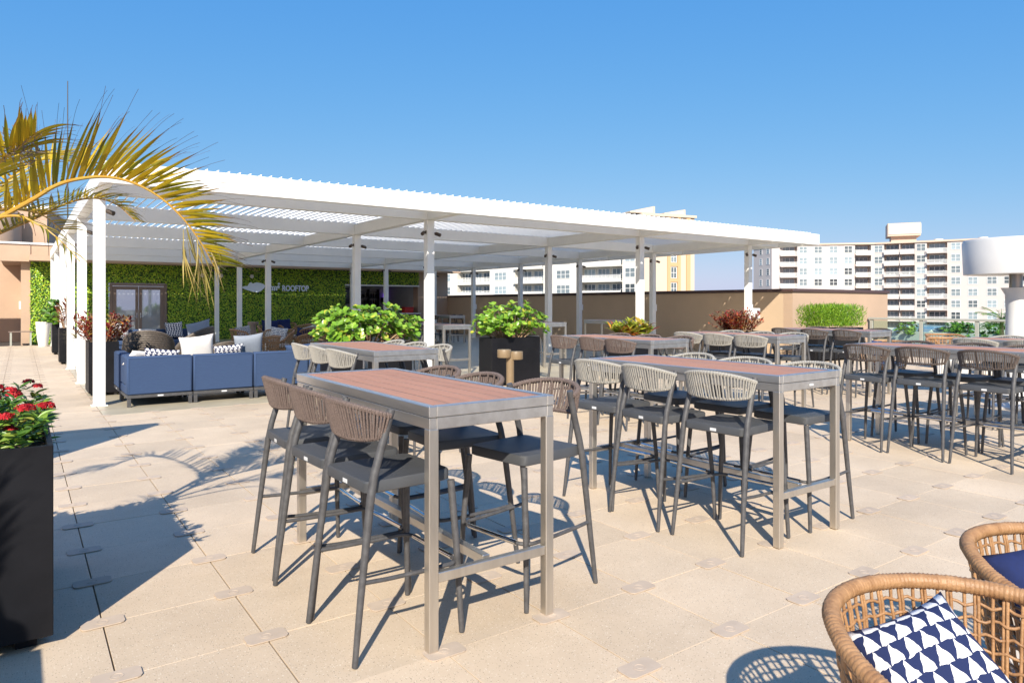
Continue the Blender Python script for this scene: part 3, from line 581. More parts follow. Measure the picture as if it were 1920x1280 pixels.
# ------------------------------------------------------------------ bar stools (front looks along +x)
def stool_meshes():
    d = {}
    for sy in (-1, 1):
        d['bl%d' % sy] = MB().tube([(-.27, sy * .262, .004), (-.235, sy * .25, .3), (-.185, sy * .238, .70), (-.165, sy * .234, .80), (-.128, sy * .232, .92), (-.085, sy * .236, 1.072)], [.0125, .0155, .0185, .0185, .018, .0175], 12).mesh('back_leg', 'charcoal', True)
        d['fl%d' % sy] = MB().tube([(.268, sy * .262, .004), (.255, sy * .245, .35), (.238, sy * .215, .71)], [.0125, .0155, .0175], 12).mesh('front_leg', 'charcoal', True)
    s = MB(); N = 8                                        # seat: dished slab with rounded corners
    out = []
    for (cx, cy, a0) in ((.205, .18, 0), (-.165, .19, 90), (-.165, -.19, 180), (.205, -.18, 270)):
        for k in range(5):
            a = R(a0 + 90 * k / 4); out.append((cx + .035 * math.cos(a), cy + .035 * math.sin(a)))
    n = len(out); rings = [(.94, .709), (1.0, .716), (1.0, .756), (.975, .764), (.7, .7615), (.35, .758)]
    for sc, z in rings:
        for (x, y) in out: s.v.append((.02 + (x - .02) * sc, y * sc, z))
    for i in range(len(rings) - 1):
        for k in range(n): s.f.append((i * n + k, i * n + (k + 1) % n, (i + 1) * n + (k + 1) % n, (i + 1) * n + k))
    s.f.append(tuple(range(n))); s.f.append(tuple((len(rings) - 1) * n + k for k in range(n)))
    d['seat'] = s.mesh('seat', 'seat', True)
    d['tag'] = MB().box(-.2025, -.200, -.03, .016, .722, .741, b=.0008).mesh('maker_tag', 'tag')
    for sy in (-1, 1):
        m = MB(); pts = [(-.228, sy * .249, .345), (-.12, sy * .252, .338), (.10, sy * .254, .330)]
        for k in range(7):
            a = R(90 - 90 * k / 6); pts.append((.20 + .065 * math.cos(a), sy * (.189 + .065 * math.sin(a)), .330))
        m.tube(pts, .0105, 8)
        d['str%d' % sy] = m.mesh('stretcher', 'charcoal', True)
    d['foot'] = MB().tube([(.265, -.186, .330), (.265, .186, .330)], .0135, 10).mesh('footrest_bar', 'chrome', True)
    def arc(a, top):
        if top: return Vector((-.088 - .165 * math.cos(a) ** .9, .248 * math.sin(a), 1.045 + .055 * math.cos(a)))
        return Vector((-.112 - .095 * math.cos(a) ** .9, .230 * math.sin(a), .958 - .025 * math.cos(a)))
    def rope(nst, r, material):
        m = MB(); K = 40
        for top, rr in ((True, .013), (False, .010)):
            pts = [arc(max(-1.55, min(1.55, -1.57 + 3.14 * k / K)), top) for k in range(K + 1)]
            # wrapped rail: ridges follow the rope turns
            fine = []
            for i in range(K):
                for q in range(4): fine.append(pts[i].lerp(pts[i + 1], q / 4))
            fine.append(pts[-1])
            m.tube(fine, [rr + (.0016 if (i % 4) in (1, 2) else -.0006) for i in range(len(fine))], 8)
        # arc-length spaced strands, looped outside and inside the rails
        for k in range(nst):
            t = (k + .5) / nst; a = -1.53 + 3.06 * t; a2 = a * .985 + .05 * math.sin(k * 2.1) * .3
            T, B = arc(a, True), arc(a2, False); o = Vector((-math.cos(a), math.sin(a) * .6, 0)); o.normalize()
            m.tube([T + o * .012 + Vector((0, 0, .006)), T.lerp(B, .5) + o * .011, B + o * .009], r, 6, caps=False)
            if k % 4 == 0: m.tube([T - o * .011, T.lerp(B, .5) - o * .004, B - o * .008], r, 5, caps=False)
        return m.mesh('rope_backrest', material, True)
    d['brown'] = rope(37, .0056, 'rope_brown'); d['grey'] = rope(34, .0054, 'rope_grey'); d['dark'] = rope(36, .0045, 'rope_dark')
    return d
SM = stool_meshes()
def bar_stool(x, y, rz, kind, label, group):
    t = thing('bar_stool', label, 'bar stool', (x, y, 0.003), rz, group)
    link('seat', SM['seat'], t); link('rope_backrest', SM[kind], t); link('maker_tag', SM['tag'], t)
    for sy in (-1, 1): link('back_leg', SM['bl%d' % sy], t); link('front_leg', SM['fl%d' % sy], t)
    link('stretcher', SM['str-1'], t); link('stretcher', SM['str1'], t); link('footrest_bar', SM['foot'], t)
    return t
KN = {'brown': 'brown', 'grey': 'pale grey', 'dark': 'dark brown'}
def table_set(x0, y0, kind, where, jit=None, sides=(-1, 1), seats=(0, 1, 2)):
    xc, yc = x0 + TW / 2, y0 + TL / 2
    bar_table(xc, yc, 'steel bar table with brown plank top %s' % where)
    for sd_ in sides:
        for k in seats:
            dy = (-.565, 0.0, .565)[k]
            x = xc + sd_ * (TW / 2 + .04) + sd_ * U(-.025, .04); y = yc + dy + U(-.025, .025)
            rz = (0 if sd_ < 0 else math.pi) + U(-.10, .10)
            if jit and (sd_, k) in jit: x += jit[(sd_, k)][0]; y += jit[(sd_, k)][1]; rz += jit[(sd_, k)][2]
            seat = ('open end seat', 'middle seat', 'pergola end seat')[k]; side = 'parapet side' if sd_ > 0 else 'sofa side'
            bar_stool(x, y, rz, kind, '%s rope bar stool, %s, %s, table %s' % (KN[kind], seat, side, where), 'bar stools around the tables')
table_set(1.46, 2.69, 'brown', 'beside red flower planter', {(-1, 0): (0, .02, 0), (-1, 1): (-.01, 0, .03), (1, 0): (.05, .06, .10), (1, 1): (-.05, .04, 0)})
table_set(3.88, 2.58, 'grey', 'between planter and heater', {(1, 0): (.0, .02, .05)})
table_set(2.74, 6.14, 'grey', 'beside blue sofa')
table_set(6.33, 5.98, 'brown', 'behind bronze bollard')
table_set(8.62, 5.76, 'grey', 'before red croton')
table_set(11.5, 5.96, 'dark', 'before feathery shrub')
table_set(7.62, 2.44, 'dark', 'before wicker lounge')
table_set(10.02, 2.32, 'grey', 'by white heater')
# bar height tables under the pergola
def plain_set(x0, y0, where, stools):
    xc, yc = x0 + TW / 2, y0 + TL / 2
    bar_table(xc, yc, 'steel bar table %s' % where)
    for k, (dx, dy, rz) in enumerate(stools): bar_stool(xc + dx, yc + dy, rz, 'dark', 'dark rope bar stool, %s, table %s' % (('sofa side inner', 'sofa side outer', 'parapet side inner', 'parapet side outer')[k], where), 'bar stools %s' % where)
plain_set(7.40, 13.0, 'in shade at the pergola edge', [(-.42, .5, .1), (-.40, -.1, 0)])
plain_set(13.6, 23.4, 'near the bar corner', [(-.42, .5, .05), (-.42, -.1, -.05), (.42, .5, math.pi), (.42, -.1, math.pi)])
plain_set(10.3, 13.2, 'behind the clusia planter', [(-.42, .35, 0), (-.42, -.3, 0)])
plain_set(13.3, 13.4, 'before brown parapet', [])

# ------------------------------------------------------------------ blue sectional sofa
def sofa_meshes():
    d = {}
    w, dp = .452, .45
    f = MB()
    for x0, x1, y0, y1 in ((-w, w, -dp, -dp + .05), (-w, w, dp - .05, dp), (-w, -w + .05, -dp + .0505, dp - .0505), (w - .05, w, -dp + .0505, dp - .0505)): f.box(x0, x1, y0, y1, .13, .175, b=.004)
    d['frame'] = f.mesh('base_frame', 'charcoal')
    d['leg'] = MB().box(-.025, .025, -.025, .025, 0.002, .129, b=.003).mesh('leg', 'charcoal')
    d['back'] = MB().box(-w, w, -dp, -dp + .17, .177, .748, b=.022).mesh('backrest', 'blue', True)
    d['seatc'] = MB().box(-w + .004, w - .004, -dp + .175, dp, .178, .30, b=.01).box(-w + .008, w - .008, -dp + .178, dp, .302, .43, b=.035).mesh('seat_cushion', 'blue', True)
    rp_ = [(-w + .03, -dp - .001, .2), (-w + .03, -dp - .001, .725), (w - .03, -dp - .001, .725), (w - .03, -dp - .001, .2)]
    d['pipe'] = MB().tube(rp_, .0035, 5, closed=True).mesh('piping', 'blue', True)
    d['tag'] = MB().box(-.04, .04, -dp - .002, -dp + .001, .142, .164).mesh('maker_tag', 'tag')
    d['arm'] = MB().box(w - .165, w - .002, -dp + .172, dp, .304, .747, b=.022).mesh('armrest', 'blue', True)
    return d
FM = sofa_meshes()
def sofa(x, y, rz, label, arm=0):
    t = thing('sofa_module', label, 'sofa', (x, y, .0042), rz, 'blue sectional sofa modules')
    link('base_frame', FM['frame'], t); link('piping', FM['pipe'], link('backrest', FM['back'], t)); link('seat_cushion', FM['seatc'], t); link('maker_tag', FM['tag'], t)
    for sx in (-1, 1):
        for sy in (-1, 1): link('leg', FM['leg'], t, (sx * .42, sy * .42, 0))
    if arm: link('armrest', FM['arm'], t, scale=(arm, 1, 1))
    return t
sofa(1.735, 12.15, 0, 'blue corner sofa module beside the front white post', -1)
sofa(2.652, 12.15, 0, 'middle blue sofa module with its back to the terrace')
sofa(3.569, 12.15, 0, 'blue sofa module third from the corner post')
sofa(4.486, 12.15, 0, 'end blue sofa module by the clusia planter', 1)
for k in range(2): sofa(1.735, 13.10 + k * .917, -R(90), ('blue sofa module behind the corner one along walkway', 'blue sofa module at the walkway side by the croton planter')[k])
for k in range(3): sofa(2.35 + k * .917, 23.9, math.pi, 'blue sofa module facing the terrace before the %s' % ('glass door, walkway end', 'glass door, middle', 'green wall')[k])
lt = thing('coffee_table', 'low grey coffee table in the blue lounge', 'table', (3.2, 13.9, .0042))
MB().box(-.5, .5, -.35, .35, .36, .40, b=.006).build('tabletop', 'taupe', lt)
for sx in (-1, 1):
    for sy in (-1, 1): MB().box(sx * .45 - .02, sx * .45 + .02, sy * .3 - .02, sy * .3 + .02, 0, .359).build('leg', 'charcoal', lt)

# ------------------------------------------------------------------ cushions
def pillow_mesh(w, h, t, m, seed=0):
    N = 14; rn = random.Random(seed); me = bpy.data.meshes.new('cushion'); v = []; f = []; uv = []
    ph = rn.uniform(0, 6)
    for side in (1, -1):
        for j in range(N + 1):
            for i in range(N + 1):
                a, b = i / N * 2 - 1, j / N * 2 - 1
                pin = 1 - .10 * (1 - abs(a) ** 2) * abs(b) ** 3; pin2 = 1 - .10 * (1 - abs(b) ** 2) * abs(a) ** 3
                th = (max(0, (1 - a ** 4)) * max(0, (1 - b ** 4))) ** .55
                wr = .012 * math.sin(3.1 * a + 2.3 * b + ph) * th
                v.append((a * w / 2 * pin2, side * (t / 2 * th) + wr, b * h / 2 * pin + .0)); uv.append((i / N, j / N))
    q = (N + 1) ** 2
    for s_ in (0, 1):
        for j in range(N):
            for i in range(N):
                a = s_ * q + j * (N + 1) + i; F = (a, a + 1, a + N + 2, a + N + 1); f.append(F if s_ else F[::-1])
    me.from_pydata(v, [], f); ul = me.uv_layers.new(name='UVMap')
    for lp in me.loops: ul.data[lp.index].uv = uv[lp.vertex_index]
    me.materials.append(MT[m]); b = bmesh.new(); b.from_mesh(me); bmesh.ops.remove_doubles(b, verts=b.verts, dist=.0004); bmesh.ops.recalc_face_normals(b, faces=b.faces); b.to_mesh(me); b.free()
    me.polygons.foreach_set('use_smooth', [True] * len(me.polygons)); return me
def pillow(x, y, z, w, h, t, m, rot, label, seed=0):
    o = link('cushion', pillow_mesh(w, h, t, m, seed), None, (x, y, z), rot=rot); return tag(o, label, 'cushion', None)
pillow(1.78, 11.98, .69, .52, .34, .14, 'tri', (R(22), R(6), R(4)), 'navy and white triangle lumbar cushion on the corner sofa module', 1)
pillow(1.50, 12.12, .69, .42, .30, .12, 'ivory', (R(40), R(10), R(30)), 'small ivory cushion lying in the sofa corner by the post', 2)
pillow(2.32, 12.05, .80, .52, .50, .16, 'ivory', (R(14), R(-6), R(-3)), 'ivory square cushion standing between two patterned lumbar cushions', 3)
pillow(2.78, 11.98, .735, .48, .30, .13, 'tri', (R(18), R(-4), R(2)), 'navy and white triangle lumbar cushion beside the grey cushion', 4)
pillow(3.13, 12.10, .80, .50, .50, .16, 'greyfab', (R(14), R(-5), R(5)), 'blue-grey square cushion standing on the near blue sofa', 5)
pillow(3.98, 12.0, .705, .55, .30, .16, 'blue', (R(10), R(-3), R(0)), 'blue lumbar cushion lying on the sofa by the pale stools', 6)
pillow(2.45, 24.05, .72, .52, .52, .16, 'tri2', (R(-14), R(3), 0), 'finely printed white cushion on the far sofa, walkway end', 7)
pillow(3.95, 24.05, .72, .52, .52, .16, 'tri', (R(-14), R(-3), 0), 'finely printed navy cushion on the far sofa before the green wall', 8)
pillow(3.2, 23.95, .60, .5, .4, .16, 'ivory', (R(-30), R(3), .1), 'ivory cushion lying low on the far sofa', 9)

# ------------------------------------------------------------------ rattan tub chairs (open weave)
def tub_point(a, t, rimz=.72):      # a: angle (0 = front +x), t: 0 seat base .. 1 rim
    back = .5 - .5 * math.cos(a)    # 1 at the back
    zr = .60 + (rimz - .60) * min(1, back * 1.4)
    z = .22 + (zr - .22) * t
    fl = .74 + .26 * t ** .8
    rx, ry = .40 * fl, .385 * fl
    return Vector((rx * math.cos(a) * (1 - .0 * t), ry * math.sin(a), z))
def tub_meshes(nv, nh, r, ridges, sides):
    d = {}
    m = MB()
    AF = R(42)                                   # opening at the front is lower
    def pt(a, t):
        p = tub_point(a, t)
        fr = max(0, math.cos(a)); 
        if t > .45: p.z -= (t - .45) * .40 * max(0, (fr - .35)) / .65
        return p
    for k in range(nv):
        a = 2 * math.pi * k / nv; off = (-1) ** k
        pts = []
        for j in range(9):
            t = j / 8; p = pt(a, t); nrm = Vector((math.cos(a), math.sin(a), .1)); pts.append(p + nrm * (r * .55 * off * (-1) ** j))
        m.tube(pts, r, sides, caps=False)
        if nv > 40 and k % 2 == 0:
            m.tube([q + Vector((-math.sin(a), math.cos(a), 0)) * r * 1.9 for q in pts], r * .85, sides, caps=False)
    for h in range(nh):
        t = (h + .6) / nh * .93; M_ = nv * 2
        m.tube([pt(2 * math.pi * q / M_, t + .012 * math.sin(q * 1.7 + h * 2)) + Vector((math.cos(2 * math.pi * q / M_), math.sin(2 * math.pi * q / M_), 0)) * (r * .8 * math.cos(math.pi * (q / 2 + h))) for q in range(M_)], r * .95, sides, closed=True)
    d['weave'] = m.mesh('woven_shell', 'rattan', 'all')
    m = MB(); n = ridges * 3; pts = [pt(2 * math.pi * q / n, 1.0) for q in range(n)]
    rn = random.Random(5); jit = [rn.uniform(-.0012, .0012) for _ in range(ridges)]
    m.tube(pts, [.0235 + (.0013 if q % 3 == 1 else -.0009) + jit[q // 3] * .6 for q in range(n)], 12, closed=True)
    d['rim'] = m.mesh('wrapped_rim', 'rattan', 'all')
    m = MB(); m.lathe([(.0001, .20), (.285, .20), (.292, .225), (.285, .25), (.0001, .25)], 28)
    for q in range(4):
        a = R(45 + 90 * q); m.tube([(.24 * math.cos(a), .24 * math.sin(a), .2), (.28 * math.cos(a), .28 * math.sin(a), .005)], [.022, .018], 8)
    d['base'] = m.mesh('seat_base', 'rattan', True)
    d['cush'] = MB().lathe([(.0001, .255), (.25, .255), (.285, .28), (.29, .32), (.27, .355), (.2, .37), (.0001, .372)], 28).mesh('seat_cushion', 'ivory', True)
    return d
TBN = tub_meshes(66, 11, .0052, 190, 7); TBF = tub_meshes(34, 8, .0075, 50, 4)
def tub(x, y, rz, label, near=False, sc=1.0, z=0.002, group='rattan tub chairs'):
    d = TBN if near else TBF
    t = thing('tub_chair', label, 'chair', (x, y, z), rz, group)
    t.scale = (sc, sc, sc)
    for n_, k in (('woven_shell', 'weave'), ('wrapped_rim', 'rim'), ('seat_base', 'base'), ('seat_cushion', 'cush')): link(n_, d[k], t)
    return t
FAC = math.atan2(-.82, -.57)
tub(1.99, .715, FAC + .15, 'open weave rattan tub chair holding the bold navy triangle cushion', True, .965)
tub(2.85, .715, FAC + .05, 'open weave rattan tub chair holding a plain navy cushion', True, .965)
pillow(1.992, .838, .53, .33, .42, .14, 'tri', (R(-50), R(-19), R(-30)), 'bold navy and white triangle cushion in the rattan tub chair', 11)
pillow(2.92, .80, .535, .46, .46, .17, 'navy', (R(-48), R(-12), R(-30)), 'plain navy cushion in the rattan tub chair on the open terrace', 12)
LG = [(4.54, 16.5, 2.6, 'by the front of the lounge'), (6.1, 20.3, -2.2, 'holding a dashed grey cushion'), (6.2, 17.6, 2.0, 'next to the clusia planter'), (7.1, 24.6, -1.6, 'holding a navy cushion beside a white post'),
      (8.6, 27.8, -1.7, 'holding a navy cushion close to the green wall'), (8.5, 25.6, 2.7, 'turned from the green wall, empty'), (9.5, 26.6, 2.3, 'beside the sign'), (5.5, 21.6, -.6, 'behind the bollard with patterned cushion'), (7.7, 22.2, 2.4, 'holding two cushions in the lounge centre')]
for x, y, rz, w_ in LG: tub(x, y, rz, 'tan rattan tub chair %s' % w_, False, 1.08, .0045, 'rattan tub chairs under the pergola')
pillow(6.05, 20.15, .66, .48, .44, .15, 'dash', (R(-12), R(8), R(-15)), 'white cushion with grey dashes in a lounge tub chair', 13)
pillow(7.1, 24.65, .72, .60, .55, .16, 'navy', (R(-12), R(3), 0), 'navy cushion in the tub chair beside a white post', 14)
pillow(8.6, 27.9, .70, .55, .5, .16, 'navy', (R(-12), R(-3), .1), 'navy cushion in the tub chair close to the green wall', 15)
pillow(5.5, 21.8, .68, .5, .4, .15, 'tri2', (R(-14), R(-8), .3), 'patterned cushion in the tub chair behind the bollard', 16)
pillow(7.75, 22.3, .66, .5, .4, .15, 'tri2', (R(-20), R(-20), -.3), 'patterned cushion in the tub chair at lounge centre', 17)
pillow(7.45, 22.1, .62, .5, .3, .15, 'navy', (R(-20), R(10), -.3), 'navy lumbar cushion in the tub chair at lounge centre', 18)
for i, (x, y, rz, w_) in enumerate([(13.9, 6.9, 2.9, 'by the feathery shrub table'), (16.2, 6.7, -2.6, 'beside the white drum table'), (15.2, 5.0, 1.2, 'across from the white drum table'), (18.2, 7.6, -2.2, 'close to the glass railing'), (17.0, 4.6, 2.0, 'between drum tables')]):
    tub(x, y, rz, 'orange tan rattan tub chair %s' % w_, False, 1.1, .002, 'rattan tub chairs by the railing')
pillow(13.85, 7.05, .66, .5, .34, .14, 'navy', (R(-14), R(5), 0), 'navy cushion in the tub chair by the feathery shrub table', 19)
for x, y, w_ in ((15.6, 6.4, 'among the tub chairs'), (17.3, 6.2, 'close to the railing chairs')):
    dt = thing('drum_table', 'white ribbed drum table %s' % w_, 'table', (x, y, .002))
    m = MB(); n = 72; prof = [(.30, .0), (.32, .02), (.32, .5)]
    for (r_, z_) in prof:
        for k in range(n): a_ = 2 * math.pi * k / n; rr = r_ - (.012 if k % 2 else 0); m.v.append((rr * math.cos(a_), rr * math.sin(a_), z_))
    for i in range(2):
        for k in range(n): m.f.append((i * n + k, i * n + (k + 1) % n, (i + 1) * n + (k + 1) % n, (i + 1) * n + k))
    m.build('ribbed_drum', 'potwhite', dt); MB().lathe([(.0001, .502), (.35, .502), (.36, .52), (.35, .54), (.0001, .54)], 36).build('tabletop', 'potwhite', dt, True)

# ------------------------------------------------------------------ dark wicker lounge chairs
def wing_meshes():
    m = MB(); N, K = 26, 11; th = .03
    def surf(i, j, inn):
        a = R(-118 + 236 * i / N); t = j / K
        hz = .36 + (.98 - .36) * (max(0, math.cos(a * .72)) ** .55)
        r = .36 + .06 * math.sin(t * 2.6); r -= th if inn else 0
        return (-r * math.cos(a), r * 1.02 * math.sin(a), .14 + (hz - .14) * t)
    for inn in (0, 1):
        for j in range(K + 1):
            for i in range(N + 1): m.v.append(surf(i, j, inn))
    q = (N + 1) * (K + 1)
    for j in range(K):
        for i in range(N):
            a = j * (N + 1) + i
            m.f += [(a, a + 1, a + N + 2, a + N + 1), (q + a + N + 1, q + a + N + 2, q + a + 1, q + a)]
    for i in range(N): a = K * (N + 1) + i; m.f.append((a, a + 1, q + a + 1, q + a))
    for j in range(K):
        a = j * (N + 1); m.f.append((a, a + N + 1, q + a + N + 1, q + a)); a += N; m.f.append((a + N + 1, a, q + a, q + a + N + 1))
    shell = m.mesh('woven_shell', 'wicker_dark', True)
    # weave: raised flat strands over the outside
    s = MB()
    for j in range(1, 22):
        t = j / 22; pts = []
        for i in range(N * 2 + 1):
            a = R(-118 + 118 * i / N); hz = .36 + (.98 - .36) * (max(0, math.cos(a * .72)) ** .55); r = .363 + .06 * math.sin(t * 2.6) + .003 * (-1) ** (i + j)
            pts.append((-r * math.cos(a), r * 1.02 * math.sin(a), .14 + (hz - .14) * t))
        s.tube(pts, .008, 4)
    weave = s.mesh('weave_strands', 'wicker_dark', 'all')
    pts = []
    for i in range(N + 1): 
        v = surf(i, K, 0); pts.append((v[0] * .96, v[1] * .96, v[2]))
    roll = MB().tube(pts, [.05 if i in (0, N) else .028 + .022 * abs(i / N * 2 - 1) ** 3 for i in range(N + 1)], 10).mesh('rolled_edge', 'wicker_dark', True)
    base = MB().lathe([(.0001, .004), (.34, .004), (.36, .14), (.0001, .14)], 28).mesh('base', 'wicker_dark', True)
    cu = MB().lathe([(.0001, .142), (.32, .142), (.33, .2), (.33, .36), (.30, .40), (.0001, .41)], 28).mesh('seat_cushion', 'greyfab', True)
    return (('woven_shell', shell), ('weave_strands', weave), ('rolled_edge', roll), ('base', base), ('seat_cushion', cu))
WM = wing_meshes()
for x, y, rz, sc_, lab in ((1.98, 14.7, R(75), 1.05, 'dark wicker high-back chair turned away behind the corner cushion'), (2.85, 15.4, R(150), 1.08, 'dark wicker high-back chair in profile carrying a grey cushion'), (3.05, 13.55, R(100), .86, 'dark wicker low chair with rolled arms behind the grey cushion')):
    t = thing('wicker_chair', lab, 'chair', (x, y, .0042), rz, 'dark wicker lounge chairs'); t.scale = (sc_,) * 3
    for n_, me in WM: link(n_, me, t)
pillow(3.0, 15.45, 1.0, .5, .4, .15, 'greyfab', (R(-20), R(-14), R(-30)), 'grey cushion perched on the dark wicker chair in profile', 20)

# ------------------------------------------------------------------ bollards, heater
bo = thing('bollard_light', 'bronze bollard light with two round heads before the clusia planter', 'bollard', (6.3, 8.95, .002))
MB().tube([(0, 0, 0), (0, 0, .765)], .062, 24).build('stem', 'bronze', bo, True)
for sx, z in ((-1, .70), (1, .665)): MB().lathe([(.0001, 0), (.105, 0), (.11, .01), (.11, .115), (.105, .125), (.0001, .125)], 28, (sx * .10, -sx * .02, z)).build('lamp_head', 'bronze', bo, True)
b2_ = thing('bollard_light', 'grey bollard light with flat head beside a white post in the lounge', 'bollard', (5.35, 20.2, .0045))
MB().tube([(0, 0, 0), (0, 0, .95)], .075, 20).build('stem', 'taupe', b2_, True); MB().lathe([(.0001, 0), (.14, 0), (.145, .01), (.145, .085), (.0001, .09)], 24, (0, 0, .951)).build('lamp_head', 'taupe', b2_, True)
ht = thing('patio_heater', 'tall white patio heater with wide drum reflector on tapered column', 'heater', (12.1, 4.1, .002))
MB().lathe([(.36, 0), (.36, .03), (.33, .05), (.24, .12), (.17, .35), (.135, .9), (.125, 1.4), (.135, 1.68), (.19, 1.78), (.0001, 1.78)], 40).build('column', 'heaterwhite', ht, True)
MB().lathe([(.085, 1.782), (.085, 2.06)], 24).build('burner_neck', 'heaterneck', ht, True)
MB().lathe([(.62, 1.98), (.66, 1.98), (.68, 2.46), (.66, 2.50), (.0001, 2.54)], 64).build('drum_reflector', 'heaterwhite', ht, True)
MB().lathe([(.09, 2.07), (.2, 2.07), (.45, 2.02), (.615, 1.99)], 40).build('reflector_underside', 'heaterneck', ht, True)

# ------------------------------------------------------------------ planters and plants
def box_planter(name, x0, x1, y0, y1, z1, label, z0=.05, m='black', base=.002):
    p = thing(name, label, 'planter', ((x0 + x1) / 2, (y0 + y1) / 2, base)); hx, hy = (x1 - x0) / 2, (y1 - y0) / 2; w = .025
    b = MB()
    b.box(-hx, hx, -hy, -hy + w, z0, z1, b=.003).box(-hx, hx, hy - w, hy, z0, z1, b=.003).box(-hx, -hx + w, -hy + w + .0005, hy - w - .0005, z0, z1, b=.003).box(hx - w, hx, -hy + w + .0005, hy - w - .0005, z0, z1, b=.003)
    b.box(-hx + w, hx - w, -hy + w, hy - w, z0, z0 + .02); b.build('planter_shell', m, p)
    f = MB()
    for sx in (-1, 1):
        for sy in (-1, 1): f.box(sx * (hx - .1) - .04, sx * (hx - .1) + .04, sy * (hy - .1) - .04, sy * (hy - .1) + .04, 0, z0 - .001)
    f.build('feet', m, p)
    MB().box(-hx + w + .001, hx - w - .001, -hy + w + .001, hy - w - .001, z1 - .12, z1 - .05).build('soil_bed', 'soil', p)
    return p
def leafmesh(name, m, shape, fold=.15, curl=.12):
    b = MB(); b.leaf((0, 0, 0), (0, 1, 0), (0, 0, 1), 1, 1, fold, shape, curl); return b.mesh(name, m, True, recalc=False)
def leaf_matrix(p, d, n, L, w):
    d = Vector(d).normalized(); s = d.cross(Vector(n))
    if s.length < 1e-4: s = d.cross(Vector((.3, .1, 1)))
    s.normalize(); u = s.cross(d).normalized()
    return Matrix(((s.x * w, d.x * L, u.x * L, p[0]), (s.y * w, d.y * L, u.y * L, p[1]), (s.z * w, d.z * L, u.z * L, p[2]), (0, 0, 0, 1)))
def plant(name, label, cat, origin, leaves, m, shape, stems, singles=0, fold=.15, curl=.12, group=None):
    t = thing(name, label, cat, origin, 0, group); O = Vector(origin); C = Vector((0, 0, 1.54))
    L = [(leaf_matrix(*q), q) for q in leaves]
    if singles:
        L.sort(key=lambda k: (O + k[0].translation - C).length); me = leafmesh('leaf', m, shape, fold, curl)
        for M_, _ in L[:singles]:
            o = link('leaf', me, t); o.matrix_local = M_
        L = L[singles:]
    b = MB()
    for _, q in L: b.leaf(q[0], q[1], q[2], q[3], q[4], fold, shape, curl)
    if L: stuff(b.build('foliage', m, t, True, recalc=False))
    if stems: stems.build('stems', 'stem', t, True)
    return t
def rosettes(hx, hy, z0, z1, ntip, per, Ll, Lw, rnd, dome=.6):
    out = []; st = MB()
    for k in range(ntip):
        while True:
            a, b, c = rnd.uniform(-1, 1), rnd.uniform(-1, 1), rnd.uniform(0, 1)
            if (abs(a) ** 3 + abs(b) ** 3) * dome + c ** 3 * .9 < 1.05: break
        tip = Vector((a * hx, b * hy, z0 + (z1 - z0) * c * (1 - .25 * max(abs(a), abs(b)) ** 4) + rnd.uniform(-.03, .05)))
        up = Vector((a * .7, b * .7 - .25, .55 + c)).normalized()
        if k % 3 == 0:
            root = Vector((a * hx * .35, b * hy * .3, z0 - .12)); mid = root.lerp(tip, .5) + Vector((rnd.uniform(-.04, .04), rnd.uniform(-.04, .04), .03)); st.tube([root, mid, tip], [.011, .008, .004], 5)
        for q in range(per):
            an = q * 2.4 + rnd.uniform(-.4, .4); tl = rnd.uniform(.35, 1.15)
            s1 = up.orthogonal().normalized(); s2 = up.cross(s1)
            d = (up * tl + (s1 * math.cos(an) + s2 * math.sin(an))).normalized(); out.append((tip + d * .012, d, up + rvec() * .25, Ll * rnd.uniform(.75, 1.15), Lw * rnd.uniform(.8, 1.15)))
    return out, st
OBO = (.12, .45, .8, 1.0, .85, .3); LAN = (.1, .7, 1.0, .8, .45, .05); ELL = (.1, .75, 1, .75, .08)
rn = random.Random(11)
box_planter('planter_box', 7.14, 8.26, 10.72, 11.18, .905, 'long black planter box behind the bronze bollard light')
lv, st = rosettes(.66, .36, .95, 1.50, 210, 7, .092, .066, rn)
plant('clusia_shrub', 'rounded bright green clusia shrub in planter behind bronze bollard', 'shrub', (7.70, 10.95, 0), lv, 'clusia', OBO, st, 300)
box_planter('planter_box', 3.95, 5.35, 10.45, 10.95, .905, 'long black planter box at the end of the blue sofa')
lv, st = rosettes(.86, .38, .93, 1.47, 270, 7, .096, .068, rn)
plant('clusia_shrub', 'wide bright green clusia hedge shrub at the blue sofa end', 'shrub', (4.65, 10.70, 0), lv, 'clusia', OBO, st, 300)
# croton in the tall planter behind the front post
box_planter('planter_box', .92, 1.36, 13.45, 14.2, .905, 'tall black planter box behind the front corner post', base=.0045)
def spray(hx, hy, z0, z1, nst, per, Ll, Lw, rnd, lean=.5):
    out = []; st = MB()
    for k in range(nst):
        a, b = rnd.uniform(-1, 1), rnd.uniform(-1, 1); tip = Vector((a * hx, b * hy, z0 + (z1 - z0) * rnd.uniform(.45, 1) * (1 - .3 * a * a))); root = Vector((a * hx * .4, b * hy * .4, z0 - .08)); st.tube([root, root.lerp(tip, .5) + Vector((0, 0, .03)), tip], [.008, .006, .003], 5)
        for q in range(per):
            t = .25 + .75 * q / per; p = root.lerp(tip, t); an = q * 2.4; d = Vector((math.cos(an), math.sin(an), rnd.uniform(.1, .9) + (t - .5) * lean)); out.append((p, d, Vector((0, 0, 1)) + rvec() * .4, Ll * rnd.uniform(.6, 1.15), Lw * rnd.uniform(.8, 1.2)))
    return out, st
lv, st = spray(.44, .40, .92, 1.46, 42, 16, .13, .032, rn)
plant('croton_shrub', 'orange and red croton in the tall planter behind front post', 'shrub', (1.14, 13.8, 0), lv, 'croton', LAN, st, 120, fold=.3)
box_planter('planter_box', 9.9, 11.0, 10.2, 10.65, .88, 'low black planter box of yellow croton behind brown stools')
lv, st = spray(.56, .22, .90, 1.20, 34, 12, .20, .062, rn, .9)
